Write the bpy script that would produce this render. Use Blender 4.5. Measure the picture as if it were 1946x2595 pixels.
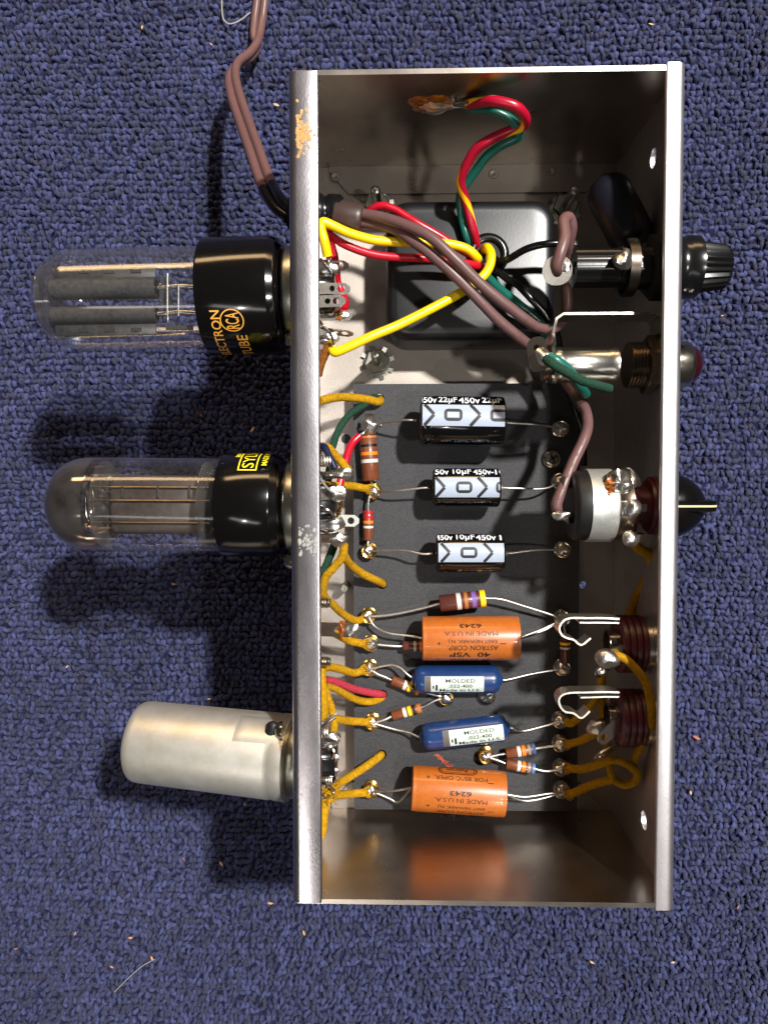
import bpy, bmesh, math, random
import numpy as np
from mathutils import Vector, Matrix, Euler

random.seed(7)
for o in list(bpy.data.objects): bpy.data.objects.remove(o, do_unlink=True)
scene = bpy.context.scene
col = scene.collection

# ------------------------------------------------------------------ camera, world, lights, exposure
# working units: chassis is 117 x 252 units, rim at z = 0, carpet at z = ZC; one unit = 0.9 mm
S = 0.0009
ZC = -128.0
FPX, PX0, PY0 = 1949.0, 973.0, 1297.5
CAM = Vector((-24.2253, 4.464, 231.4548))
CROT = Euler((-0.0402, 0.0253, -0.0011), 'XYZ').to_matrix()

def U(p): return Vector((p[0]*S, p[1]*S, (p[2]-ZC)*S))

cd = bpy.data.cameras.new('camera'); cam = bpy.data.objects.new('camera', cd); col.objects.link(cam)
cam.location = U(CAM); cam.rotation_euler = (-0.0402, 0.0253, -0.0011)
cd.sensor_fit = 'HORIZONTAL'; cd.sensor_width = 36.0; cd.lens = 36.0*FPX/1946.0
cd.clip_start = 0.005; cd.clip_end = 20.0
scene.camera = cam

w = bpy.data.worlds.new('World'); scene.world = w; w.use_nodes = True
w.node_tree.nodes['Background'].inputs[0].default_value = (1.0, 0.93, 0.86, 1)
w.node_tree.nodes['Background'].inputs[1].default_value = 0.045

def lamp(name, d, dist, size, size_y, power, color, aim=(0, 0, -60)):
    ld = bpy.data.lights.new(name, 'AREA'); ld.shape = 'ELLIPSE' if name == 'ceiling_lamp' else 'RECTANGLE'
    ld.size = size; ld.size_y = size_y; ld.energy = power; ld.color = color
    o = bpy.data.objects.new(name, ld); col.objects.link(o)
    d = Vector(d).normalized(); o.location = U(aim) + d*dist
    o.rotation_euler = (-d).to_track_quat('-Z', 'Y').to_euler()
    return o
lamp('ceiling_lamp', (0.43, 0.435, 1.0), 2.4, 0.12, 0.12, 118.0, (1.0, 0.97, 0.93))
lamp('second_bulb', (0.42, -0.20, 1.0), 1.1, 0.05, 0.05, 2.6, (1.0, 0.97, 0.93))
lamp('far_warm_lamp', (-0.35, 2.3, 1.0), 1.8, 1.6, 0.24, 14.0, (1.0, 0.66, 0.34))
def spot(name, d, dist, radius, power, color, edge, half):
    """second lamp: cone rim through `edge` imitates the shadow edge of an unseen phone"""
    ld = bpy.data.lights.new(name, 'SPOT'); ld.shadow_soft_size = radius; ld.energy = power; ld.color = color
    ld.spot_size = 2*half; ld.spot_blend = 0.015
    o = bpy.data.objects.new(name, ld); col.objects.link(o); d = Vector(d).normalized(); o.location = U((0, 0, -60)) + d*dist
    v = (U(edge)-o.location).normalized(); xp = (Vector((1, 0, 0))-v*v.x).normalized()
    o.rotation_euler = (v*math.cos(half)-xp*math.sin(half)).to_track_quat('-Z', 'Y').to_euler()
spot('cone_cut_lamp', (-0.25, -0.64, 1.0), 1.7, 0.004, 7.5, (1.0, 0.93, 0.86), (25, 60, -33), math.radians(40))  # cone rim shaped to stand in for the unseen phone's shadow edge

lamp('ceiling_tube', (-0.25, -0.64, 1.0), 1.7, 1.0, 0.13, 1.6, (1.0, 0.95, 0.9))

scene.view_settings.view_transform = 'Standard'; scene.view_settings.look = 'None'
scene.view_settings.exposure = 0.0; scene.view_settings.gamma = 1.0
scene.view_settings.use_curve_mapping = False
scene.render.engine = 'CYCLES'
scene.cycles.max_bounces = 10; scene.cycles.transparent_max_bounces = 16

# ------------------------------------------------------------------ pixel <-> place helpers (photo pixel + height -> point)
def ray(px, py): return CROT @ Vector(((px-PX0)/FPX, -(py-PY0)/FPX, -1.0))
def at(px, py, z):
    d = ray(px, py); t = (z-CAM.z)/d.z; return CAM + d*t
def at_y(px, py, y):
    d = ray(px, py); t = (y-CAM.y)/d.y; return CAM + d*t
def at_x(px, py, x):
    d = ray(px, py); t = (x-CAM.x)/d.x; return CAM + d*t
def rr(wpx, z): return 0.5*wpx*(CAM.z-z)/FPX            # radius in units of a thing wpx wide at height z
def V(*a): return Vector(a)

# ------------------------------------------------------------------ materials
def lin(c):
    return tuple(((x/12.92) if x <= 0.04045 else ((x+0.055)/1.055)**2.4) for x in (v/255.0 for v in c))
MATS = {}
def mat(name, rgb, rough=0.5, metal=0.0, var=0.0, vscale=1.0, bump=0.0, bscale=2.0, spec=0.5, coat=0.0, rvar=0.0, rgb2=None, stretch=None, bdist=0.2):
    """procedural principled material; scales are in cycles per unit (0.9 mm)"""
    m = bpy.data.materials.new(name); m.use_nodes = True; nt = m.node_tree; b = nt.nodes['Principled BSDF']
    c = lin(rgb); b.inputs['Base Color'].default_value = (*c, 1); b.inputs['Roughness'].default_value = rough
    b.inputs['Metallic'].default_value = metal; b.inputs['Specular IOR Level'].default_value = spec
    b.inputs['Coat Weight'].default_value = coat; b.inputs['Coat Roughness'].default_value = 0.08
    tc = nt.nodes.new('ShaderNodeTexCoord'); mp = nt.nodes.new('ShaderNodeMapping'); nt.links.new(tc.outputs['Object'], mp.inputs[0])
    k = 1.0/S
    mp.inputs['Scale'].default_value = tuple(k*s for s in (stretch or (1, 1, 1)))
    if var or rgb2:
        n = nt.nodes.new('ShaderNodeTexNoise'); n.inputs['Scale'].default_value = vscale; n.inputs['Detail'].default_value = 5
        n.inputs['Roughness'].default_value = 0.62
        nt.links.new(mp.outputs[0], n.inputs['Vector'])
        r = nt.nodes.new('ShaderNodeValToRGB'); r.color_ramp.elements[0].position = 0.32; r.color_ramp.elements[1].position = 0.68
        c2 = lin(rgb2) if rgb2 else tuple(x*(1-var) for x in c)
        c1 = c if rgb2 else tuple(min(1, x*(1+var)) for x in c)
        r.color_ramp.elements[0].color = (*c2, 1); r.color_ramp.elements[1].color = (*c1, 1)
        nt.links.new(n.outputs['Fac'], r.inputs[0]); nt.links.new(r.outputs[0], b.inputs['Base Color'])
        if rvar:
            mr = nt.nodes.new('ShaderNodeMapRange'); mr.inputs['To Min'].default_value = max(0.02, rough-rvar); mr.inputs['To Max'].default_value = rough+rvar
            nt.links.new(n.outputs['Fac'], mr.inputs[0]); nt.links.new(mr.outputs[0], b.inputs['Roughness'])
    if bump:
        n2 = nt.nodes.new('ShaderNodeTexNoise'); n2.inputs['Scale'].default_value = bscale; n2.inputs['Detail'].default_value = 4
        nt.links.new(mp.outputs[0], n2.inputs['Vector'])
        bp = nt.nodes.new('ShaderNodeBump'); bp.inputs['Strength'].default_value = bump; bp.inputs['Distance'].default_value = bdist*S
        nt.links.new(n2.outputs['Fac'], bp.inputs['Height']); nt.links.new(bp.outputs[0], b.inputs['Normal'])
    MATS[name] = m
    return m
def nodes(m): return m.node_tree.nodes, m.node_tree.links, m.node_tree.nodes['Principled BSDF']

mat('chassis', (176, 166, 156), 0.29, 1.0, var=0.10, vscale=0.09, bump=0.02, bscale=1.6, rvar=0.05)
mat('chassis_floor', (158, 150, 141), 0.52, 0.92, var=0.06, vscale=0.08, bump=0.25, bscale=1.8)
mat('lip', (212, 208, 210), 0.42, 1.0, var=0.08, vscale=0.3, bump=0.35, bscale=2.4, bdist=0.12, stretch=(1, 0.6, 1))
mat('lip_polished', (214, 209, 214), 0.265, 1.0, var=0.10, vscale=0.12, bump=0.35, bscale=2.4, bdist=0.09, rvar=0.05, stretch=(1, 0.35, 1))
mat('rust', (178, 128, 58), 0.8, 0.0, rgb2=(176, 154, 118), vscale=0.8, bump=0.5)
mat('stain_grey', (158, 160, 156), 0.75, 0.0, rgb2=(132, 132, 126), vscale=0.6)
mat('board', (58, 58, 60), 0.66, 0.0, rgb2=(36, 36, 39), vscale=1.7, bump=0.7, bscale=2.2, spec=0.45)
mat('solder', (212, 210, 207), 0.33, 1.0, var=0.12, vscale=0.5, bump=0.35, bscale=0.8, bdist=0.5)
mat('tin', (196, 192, 184), 0.26, 1.0, var=0.12, vscale=0.4, bump=0.15, bscale=1.2)
mat('lead', (196, 194, 190), 0.40, 1.0, var=0.10, vscale=0.6)
mat('brass', (206, 170, 92), 0.2, 1.0, var=0.12, vscale=0.5)
mat('nickel', (190, 184, 170), 0.2, 1.0, var=0.15, vscale=0.35, rvar=0.08)
mat('spring', (214, 208, 194), 0.36, 1.0)
mat('zinc', (192, 192, 180), 0.32, 1.0, var=0.12, vscale=0.5, bump=0.1)
mat('steel_dark', (132, 118, 104), 0.28, 1.0, var=0.2, vscale=0.3)
mat('dark_lug', (84, 76, 68), 0.35, 1.0, var=0.2, vscale=0.3)  # dark bracket metal, toned down further to put shade into the colour
mat('potmetal', (206, 208, 202), 0.42, 0.75, var=0.08, vscale=0.5, bump=0.1)
mat('bakelite', (10, 9, 9), 0.13, 0.0, var=0.1, vscale=0.4, spec=0.6, bump=0.03, bscale=0.6)
mat('black_plastic', (16, 16, 17), 0.22, 0.0, spec=0.55, bump=0.05, bscale=0.8)
mat('black_matte', (18, 18, 19), 0.5, 0.0, spec=0.4)
mat('enamel', (18, 19, 21), 0.34, 0.0, var=0.12, vscale=0.6, spec=0.6, bump=0.12, bscale=2.2)
mat('tar', (20, 21, 32), 0.38, 0.0, spec=0.6, bump=0.1, bscale=0.4)
mat('sleeve', (9, 9, 10), 0.12, 0.0, spec=0.6, bump=0.04, bscale=0.5)
mat('capgrey', (158, 169, 186), 0.32, 0.0, var=0.04, vscale=0.8)
mat('print_white', (226, 230, 236), 0.4)
mat('print_black', (14, 13, 13), 0.5)
mat('print_ink', (38, 20, 10), 0.55)
mat('print_gold', (222, 158, 62), 0.38)
mat('print_yellow', (240, 224, 40), 0.4)
mat('orange_cap', (176, 96, 30), 0.38, 0.0, rgb2=(164, 86, 25), vscale=0.5, spec=0.5, coat=0.25, bump=0.08, bscale=0.7)
mat('blue_cap', (24, 54, 104), 0.30, 0.0, rgb2=(20, 46, 90), vscale=0.4, coat=0.3, bump=0.05)
mat('paper', (196, 206, 194), 0.6, 0.0, rgb2=(176, 192, 186), vscale=1.2)
mat('paper_dark', (84, 76, 70), 0.6)
mat('res_brown', (116, 62, 34), 0.4, 0.0, rgb2=(104, 54, 30), vscale=0.7, coat=0.15)
mat('res_dark', (88, 44, 34), 0.38, 0.0, rgb2=(78, 38, 30), vscale=0.7, coat=0.15)
for n, c in dict(b_black=(20, 16, 14), b_orange=(240, 122, 20), b_white=(204, 196, 190), b_red=(170, 22, 34), b_yellow=(246, 206, 20),
                 b_violet=(122, 86, 158), b_tan=(170, 104, 52), b_grey=(130, 122, 116), b_blue=(64, 120, 190), b_brown=(92, 48, 28)).items():
    mat(n, c, 0.4, coat=0.15)
mat('wire_yellow', (238, 200, 8), 0.32, 0.0, spec=0.5, var=0.05, vscale=0.2)
mat('wire_red', (176, 14, 36), 0.3, 0.0, spec=0.5, var=0.06, vscale=0.2)
mat('wire_green', (20, 92, 80), 0.32, 0.0, spec=0.5, var=0.08, vscale=0.2)
mat('wire_black', (12, 12, 13), 0.25, 0.0, spec=0.5)
mat('wire_navy', (24, 28, 58), 0.3, 0.0, spec=0.5)
mat('cord_brown', (100, 72, 70), 0.4, 0.0, spec=0.45, var=0.06, vscale=0.3, bump=0.1, bscale=0.6)
mat('sleeve_brown', (64, 48, 44), 0.4, 0.0, spec=0.45, bump=0.08)
mat('cloth_yellow', (190, 146, 18), 0.9, 0.0, rgb2=(150, 106, 12), vscale=0.9, bump=0.9, bscale=2.6, spec=0.15, bdist=0.5)
mat('cloth_scorched', (150, 92, 26), 0.85, 0.0, rgb2=(108, 58, 20), vscale=0.8, bump=0.8, bscale=2.4, spec=0.2, bdist=0.5)
mat('cloth_green', (40, 72, 56), 0.9, 0.0, rgb2=(24, 50, 38), vscale=1.4, bump=0.9, bscale=3.0, spec=0.15, bdist=0.5)
mat('cloth_red', (190, 62, 74), 0.9, 0.0, rgb2=(140, 36, 54), vscale=1.8, bump=0.9, bscale=3.0, spec=0.15, bdist=0.5)
mat('flux', (170, 92, 16), 0.12, 0.0, rgb2=(70, 30, 8), vscale=0.6, coat=0.6)
mat('fibre', (76, 22, 34), 0.4, 0.0, var=0.15, vscale=0.6)
mat('jewel', (40, 6, 12), 0.06, 0.0, spec=0.8, coat=1.0)
mat('cream', (206, 176, 130), 0.4)
mat('plate', (70, 69, 68), 0.5, 0.2, rgb2=(46, 45, 45), vscale=0.6, spec=0.4)
mat('plate_warm', (74, 66, 62), 0.5, 0.2, rgb2=(58, 52, 50), vscale=0.5, spec=0.4)
mat('can', (228, 226, 219), 0.44, 0.8, rgb2=(216, 211, 196), vscale=0.14, bump=0.2, bscale=2.2, rvar=0.05)
mat('mica', (150, 146, 140), 0.3, 0.0, spec=0.6)
mat('carpet_back', (38, 41, 68), 0.95, 0.0, rgb2=(22, 24, 42), vscale=0.35, spec=0.1, bump=1.0, bscale=0.4, bdist=1.5)
mat('chip_tan', (206, 160, 118), 0.7, 0.0, var=0.2, vscale=0.6)
mat('chip_orange', (150, 92, 70), 0.7, 0.0, var=0.2, vscale=0.6)
mat('thread', (150, 146, 140), 0.7)
mat('chalk', (168, 72, 52), 0.9)
mat('pencil', (110, 100, 96), 0.7)

# striped red/yellow wire: spiral stripe from the tube's own UV
def striped():
    m = mat('wire_striped', (196, 18, 40), 0.3); N, L, b = nodes(m)
    uv = N.new('ShaderNodeUVMap'); sx = N.new('ShaderNodeSeparateXYZ'); L.new(uv.outputs[0], sx.inputs[0])
    a = N.new('ShaderNodeMath'); a.operation = 'MULTIPLY_ADD'; a.inputs[1].default_value = 0.03; L.new(sx.outputs[1], a.inputs[0]); L.new(sx.outputs[0], a.inputs[2])
    f = N.new('ShaderNodeMath'); f.operation = 'FRACT'; L.new(a.outputs[0], f.inputs[0])
    g = N.new('ShaderNodeMath'); g.operation = 'LESS_THAN'; g.inputs[1].default_value = 0.17; L.new(f.outputs[0], g.inputs[0])
    mx = N.new('ShaderNodeMix'); mx.data_type = 'RGBA'; mx.inputs[6].default_value = (*lin((164, 12, 42)), 1); mx.inputs[7].default_value = (*lin((240, 186, 10)), 1)
    L.new(g.outputs[0], mx.inputs[0]); L.new(mx.outputs[2], b.inputs['Base Color'])
striped()
# thin clear glass: reflection by Fresnel over plain see-through
def thin_glass(name, tint, refl=(1, 1, 1), base=0.0, veil=0.035):
    """thin glass with a faint pale diffuse veil, stronger towards the rims"""
    m = bpy.data.materials.new(name); m.use_nodes = True; nt = m.node_tree; N, L = nt.nodes, nt.links
    N.remove(N['Principled BSDF']); out = N['Material Output']
    t = N.new('ShaderNodeBsdfTransparent'); t.inputs[0].default_value = (*tint, 1)
    g = N.new('ShaderNodeBsdfGlossy'); g.inputs[0].default_value = (*refl, 1); g.inputs['Roughness'].default_value = 0.09
    fr = N.new('ShaderNodeLayerWeight'); fr.inputs[0].default_value = 0.5; pw = N.new('ShaderNodeMath'); pw.operation = 'POWER'; pw.inputs[1].default_value = 3.0; L.new(fr.outputs['Facing'], pw.inputs[0])
    mx = N.new('ShaderNodeMixShader')
    ad = N.new('ShaderNodeMath'); ad.operation = 'MULTIPLY_ADD'; ad.inputs[1].default_value = 0.7; ad.inputs[2].default_value = base+0.045; ad.use_clamp = True
    L.new(pw.outputs[0], ad.inputs[0]); L.new(ad.outputs[0], mx.inputs[0]); L.new(t.outputs[0], mx.inputs[1]); L.new(g.outputs[0], mx.inputs[2]); 
    df = N.new('ShaderNodeBsdfDiffuse'); df.inputs[0].default_value = (0.75, 0.74, 0.72, 1)
    n = N.new('ShaderNodeTexNoise'); n.inputs['Scale'].default_value = 0.12/S; n.inputs['Detail'].default_value = 5; tc = N.new('ShaderNodeTexCoord'); L.new(tc.outputs['Object'], n.inputs['Vector'])
    mr = N.new('ShaderNodeMapRange'); mr.inputs['From Min'].default_value = 0.35; mr.inputs['From Max'].default_value = 0.75; mr.inputs['To Min'].default_value = veil*0.4; mr.inputs['To Max'].default_value = veil*1.8; L.new(n.outputs['Fac'], mr.inputs[0])
    ed = N.new('ShaderNodeMath'); ed.operation = 'MULTIPLY_ADD'; ed.inputs[1].default_value = veil*2.5; L.new(pw.outputs[0], ed.inputs[0]); L.new(mr.outputs[0], ed.inputs[2])
    m2 = N.new('ShaderNodeMixShader'); L.new(ed.outputs[0], m2.inputs[0]); L.new(mx.outputs[0], m2.inputs[1]); L.new(df.outputs[0], m2.inputs[2]); L.new(m2.outputs[0], out.inputs[0])
    MATS[name] = m
thin_glass('glass', (0.97, 0.972, 0.975), veil=0.006)
thin_glass('glass_smoky', (0.92, 0.905, 0.895), veil=0.008)
thin_glass('getter', (0.36, 0.29, 0.25), (0.8, 0.68, 0.58), base=0.22, veil=0.02)
thin_glass('mica_sheet', (0.72, 0.70, 0.68), (0.8, 0.8, 0.8), base=0.06, veil=0.035)
# carpet yarn: loops vary one by one, fine twisted fibre relief
def yarn():
    m = mat('yarn', (44, 48, 92), 0.85, spec=0.25); N, L, b = nodes(m)
    b.inputs['Sheen Weight'].default_value = 0.08; b.inputs['Sheen Roughness'].default_value = 0.5; b.inputs['Sheen Tint'].default_value = (0.55, 0.6, 0.9, 1)
    ge = N.new('ShaderNodeNewGeometry'); r = N.new('ShaderNodeValToRGB')
    e = r.color_ramp.elements; e[0].color = (*lin((36, 40, 72)), 1); e[1].color = (*lin((66, 72, 112)), 1)
    k = e.new(0.12); k.color = (*lin((50, 52, 70)), 1); k2 = e.new(0.6); k2.color = (*lin((54, 58, 92)), 1)
    L.new(ge.outputs['Random Per Island'], r.inputs[0])
    tc = N.new('ShaderNodeTexCoord'); n0 = N.new('ShaderNodeTexNoise'); n0.inputs['Scale'].default_value = 18; n0.inputs['Detail'].default_value = 3
    L.new(tc.outputs['Object'], n0.inputs['Vector'])
    mr = N.new('ShaderNodeMapRange'); mr.inputs['To Min'].default_value = 0.65; mr.inputs['To Max'].default_value = 1.3; L.new(n0.outputs['Fac'], mr.inputs[0])
    mx = N.new('ShaderNodeMix'); mx.data_type = 'RGBA'; mx.blend_type = 'MULTIPLY'; mx.inputs[0].default_value = 1
    L.new(r.outputs[0], mx.inputs[6]); L.new(mr.outputs[0], mx.inputs[7]); L.new(mx.outputs[2], b.inputs['Base Color'])
    n = N.new('ShaderNodeTexNoise'); n.inputs['Scale'].default_value = 2.2/S; n.inputs['Detail'].default_value = 3; L.new(tc.outputs['Object'], n.inputs['Vector'])
    bp = N.new('ShaderNodeBump'); bp.inputs['Strength'].default_value = 0.8; bp.inputs['Distance'].default_value = 0.35*S
    L.new(n.outputs['Fac'], bp.inputs['Height']); L.new(bp.outputs[0], b.inputs['Normal'])
yarn()
mat('fuzz', (78, 83, 118), 0.8, spec=0.2)

# ------------------------------------------------------------------ mesh builder
class MB:
    def __init__(s): s.v = []; s.f = []; s.uv = []; s.flat = set()
    def add(s, vs, fs, uvs=None, flat=False):
        o = len(s.v); s.v += [Vector(p) for p in vs]
        for i, f in enumerate(fs):
            if flat: s.flat.add(len(s.f))
            s.f.append(tuple(o+k for k in f)); s.uv.append(uvs[i] if uvs else None)
        return s
    def box(s, c, d, rot=None):
        c = Vector(c); hx, hy, hz = d[0]/2, d[1]/2, d[2]/2
        p = [Vector((x, y, z)) for x in (-hx, hx) for y in (-hy, hy) for z in (-hz, hz)]
        if rot is not None: p = [rot @ q for q in p]
        return s.add([c+q for q in p], [(0, 1, 3, 2), (4, 6, 7, 5), (0, 4, 5, 1), (2, 3, 7, 6), (0, 2, 6, 4), (1, 5, 7, 3)], flat=True)
    def bbox(s, c, d, bev, rot=None):
        """box with chamfered vertical and top edges (chamfer bev)"""
        c = Vector(c); R = rot or Matrix.Identity(3); hx, hy, hz = d[0]/2, d[1]/2, d[2]/2; b = bev
        rings = []
        for z, i in ((-hz, b), (-hz+b, 0), (hz-b, 0), (hz, b)):
            x, y = hx-i, hy-i
            rings.append([(x, y-b, z), (x-b, y, z), (-x+b, y, z), (-x, y-b, z), (-x, -y+b, z), (-x+b, -y, z), (x-b, -y, z), (x, -y+b, z)])
        return s.loft([[c+R@Vector(p) for p in r] for r in rings], flat=True)
    def loft(s, rings, cap=True, closed=True, flat=False):
        n = len(rings[0]); vs = [p for r in rings for p in r]; fs = []
        for i in range(len(rings)-1):
            for j in range(n if closed else n-1):
                k = (j+1) % n; fs.append((i*n+j, i*n+k, (i+1)*n+k, (i+1)*n+j))
        if cap: fs.append(tuple(range(n-1, -1, -1))); fs.append(tuple((len(rings)-1)*n+j for j in range(n)))
        return s.add(vs, fs, flat=flat)
    def lathe(s, A, B, prof, sides=28, rib=None, cap=True, up=None, squash=1.0):
        """prof: (distance from A along A->B, radius); rib=(count, depth)"""
        A = Vector(A); d = (Vector(B)-A).normalized(); n, t = frame(d, up); rings = []
        for a, r in prof:
            ring = []
            for j in range(sides):
                th = 2*math.pi*j/sides; q = r
                if rib: q = r*(1-rib[1]*(0.5+0.5*math.cos(rib[0]*th)))
                ring.append(A+d*a+(n*math.cos(th)*squash+t*math.sin(th))*q)
            rings.append(ring)
        return s.loft(rings, cap)
    def tube(s, pts, r, sides=10, cap=True, bumpy=0.0):
        pts = [Vector(p) for p in pts]; N = len(pts); rad = r if isinstance(r, (list, tuple)) else [r]*N
        tg = [(pts[min(i+1, N-1)]-pts[max(i-1, 0)]).normalized() for i in range(N)]
        n = frame(tg[0])[0]; o = len(s.v); L = 0; Ls = []
        for i in range(N):
            if i: L += (pts[i]-pts[i-1]).length
            Ls.append(L); n = (n-tg[i]*n.dot(tg[i])).normalized(); t = tg[i].cross(n)
            for j in range(sides):
                th = 2*math.pi*j/sides; q = rad[i]*(1+random.uniform(-bumpy, bumpy))
                s.v.append(pts[i]+(n*math.cos(th)+t*math.sin(th))*q)
        for i in range(N-1):
            for j in range(sides):
                k = (j+1) % sides
                s.f.append((o+i*sides+j, o+i*sides+k, o+(i+1)*sides+k, o+(i+1)*sides+j))
                s.uv.append(((j/sides, Ls[i]), ((j+1)/sides, Ls[i]), ((j+1)/sides, Ls[i+1]), (j/sides, Ls[i+1])))
        if cap:
            s.f.append(tuple(o+j for j in range(sides-1, -1, -1))); s.uv.append(None)
            s.f.append(tuple(o+(N-1)*sides+j for j in range(sides))); s.uv.append(None)
        return s
    def blob(s, c, r, noise=0.12, sq=(1, 1, 1), n=12):
        c = Vector(c); vs = [c+Vector((0, 0, r*sq[2]))]; fs = []
        ph = [random.uniform(0, 6.28) for _ in range(6)]
        m = n//2+1
        for i in range(1, m):
            for j in range(n):
                a, b = math.pi*i/m, 2*math.pi*j/n
                k = 1+noise*(math.sin(2*b+ph[0]+2*a)+math.sin(3*b+ph[1])*math.sin(a*2+ph[2])+0.6*math.sin(5*a+ph[3]+b))*0.6
                vs.append(c+Vector((math.sin(a)*math.cos(b)*sq[0], math.sin(a)*math.sin(b)*sq[1], math.cos(a)*sq[2]))*r*k)
        vs.append(c-Vector((0, 0, r*sq[2])))
        for j in range(n):
            k = (j+1) % n; fs.append((0, 1+j, 1+k)); fs.append((len(vs)-1, 1+(m-2)*n+k, 1+(m-2)*n+j))
            for i in range(m-2): fs.append((1+i*n+j, 1+(i+1)*n+j, 1+(i+1)*n+k, 1+i*n+k))
        return s.add(vs, fs)
    def ribbon(s, pts, wid, th):
        """sheet strip through pts, wid = width vector, th = thickness"""
        pts = [Vector(p) for p in pts]; wv = Vector(wid)/2; N = len(pts); rings = []
        for i in range(N):
            t = (pts[min(i+1, N-1)]-pts[max(i-1, 0)]).normalized(); nn = t.cross(wv).normalized()*th/2
            rings.append([pts[i]+wv+nn, pts[i]-wv+nn, pts[i]-wv-nn, pts[i]+wv-nn])
        return s.loft(rings, flat=True)
    def mesh(s, mesh):
        """append a Blender mesh (already in units)"""
        return s.add([v.co.copy() for v in mesh.vertices], [tuple(p.vertices) for p in mesh.polygons], flat=True)

def frame(d, up=None):
    up = Vector(up) if up else (Vector((0, 0, 1)) if abs(d.z) < 0.9 else Vector((0, 1, 0)))
    n = (up-d*up.dot(d)).normalized(); return n, d.cross(n).normalized()

ORG = {}
def build(name, mb, material, parent=None, origin=None, smooth=True, kind=None):
    o0 = ORG[parent.name] if parent else (Vector(origin) if origin is not None else Vector((sum(v.x for v in mb.v)/len(mb.v), sum(v.y for v in mb.v)/len(mb.v), min(v.z for v in mb.v))))
    me = bpy.data.meshes.new(name)
    me.from_pydata([tuple((v-o0)*S) for v in mb.v], [], mb.f); me.materials.append(MATS[material])
    if any(u for u in mb.uv):
        ul = me.uv_layers.new(name='UVMap'); data = []
        for f, u in zip(mb.f, mb.uv):
            for k in range(len(f)): data += list(u[k]) if u else [0.5, 0]
        ul.data.foreach_set('uv', data)
    sm = [smooth and (i not in mb.flat) for i in range(len(mb.f))]
    me.polygons.foreach_set('use_smooth', sm)
    me.validate(); me.update()
    if smooth: me.set_sharp_from_angle(angle=math.radians(48))
    o = bpy.data.objects.new(name, me); col.objects.link(o); ORG[o.name] = o0
    if parent: o.parent = parent
    else: o.location = U(o0)
    if kind: o['kind'] = kind
    return o
def tag(o, label, cat, group=None):
    o['label'] = label; o['category'] = cat
    if group: o['group'] = group
    return o
def thing(name, label, cat, base, group=None):
    o = bpy.data.objects.new(name, None); col.objects.link(o); o.location = U(base); o.empty_display_size = 0.005
    ORG[o.name] = Vector(base); return tag(o, label, cat, group)

def spline(pts, n=7):
    P = [Vector(p) for p in pts]; out = []
    if len(P) < 3: return P
    Q = [P[0]*2-P[1]]+P+[P[-1]*2-P[-2]]
    for i in range(1, len(Q)-2):
        a, b, c, d = Q[i-1:i+3]
        for k in range(n):
            t = k/n; out.append(0.5*((2*b)+(c-a)*t+(2*a-5*b+4*c-d)*t*t+(3*b-a-3*c+d)*t**3))
    return out+[P[-1]]
def pxs(pts): return [at(*p) for p in pts]

# flat art: text and filled outlines as meshes in units (u, v, 0)
def curve_mesh(cu):
    o = bpy.data.objects.new('tmp', cu); col.objects.link(o)
    dg = bpy.context.evaluated_depsgraph_get(); me = bpy.data.meshes.new_from_object(o.evaluated_get(dg))
    bpy.data.objects.remove(o); return me
def text_mesh(body, width=None, height=None, bold=0.012):
    cu = bpy.data.curves.new('txt', 'FONT'); cu.body = body; cu.size = 1.0; cu.offset = bold; cu.resolution_u = 3
    me = curve_mesh(cu); xs = [v.co.x for v in me.vertices]; ys = [v.co.y for v in me.vertices]
    x0, x1, y0, y1 = min(xs), max(xs), min(ys), max(ys); sx = width/(x1-x0) if width else None; sy = height/(y1-y0) if height else None
    sx = sx or sy; sy = sy or sx
    for v in me.vertices: v.co.x = (v.co.x-(x0+x1)/2)*sx; v.co.y = (v.co.y-(y0+y1)/2)*sy
    return me
def shape_mesh(polys, ext=0.0):
    cu = bpy.data.curves.new('shp', 'CURVE'); cu.dimensions = '2D'; cu.fill_mode = 'BOTH'; cu.extrude = ext
    for p in polys:
        sp = cu.splines.new('POLY'); sp.points.add(len(p)-1); sp.use_cyclic_u = True
        for q, pt in zip(p, sp.points): pt.co = (q[0], q[1], 0, 1)
    return curve_mesh(cu)
def circle(cx, cy, rx, ry=None, n=16): return [(cx+rx*math.cos(2*math.pi*i/n), cy+(ry or rx)*math.sin(2*math.pi*i/n)) for i in range(n)]
def rect(x0, y0, x1, y1): return [(x0, y0), (x1, y0), (x1, y1), (x0, y1)]
def rrect(x0, y0, x1, y1, r, n=4):
    out = []
    for cx, cy, a in ((x1-r, y1-r, 0), (x0+r, y1-r, 90), (x0+r, y0+r, 180), (x1-r, y0+r, 270)):
        for k in range(n+1): t = math.radians(a+90*k/n); out.append((cx+r*math.cos(t), cy+r*math.sin(t)))
    return out
def stroke(a, b, wd):
    a, b = Vector((*a, 0)), Vector((*b, 0)); n = Vector((-(b-a).y, (b-a).x, 0)).normalized()*wd/2
    return [tuple((a+n)[:2]), tuple((b+n)[:2]), tuple((b-n)[:2]), tuple((a-n)[:2])]
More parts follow.
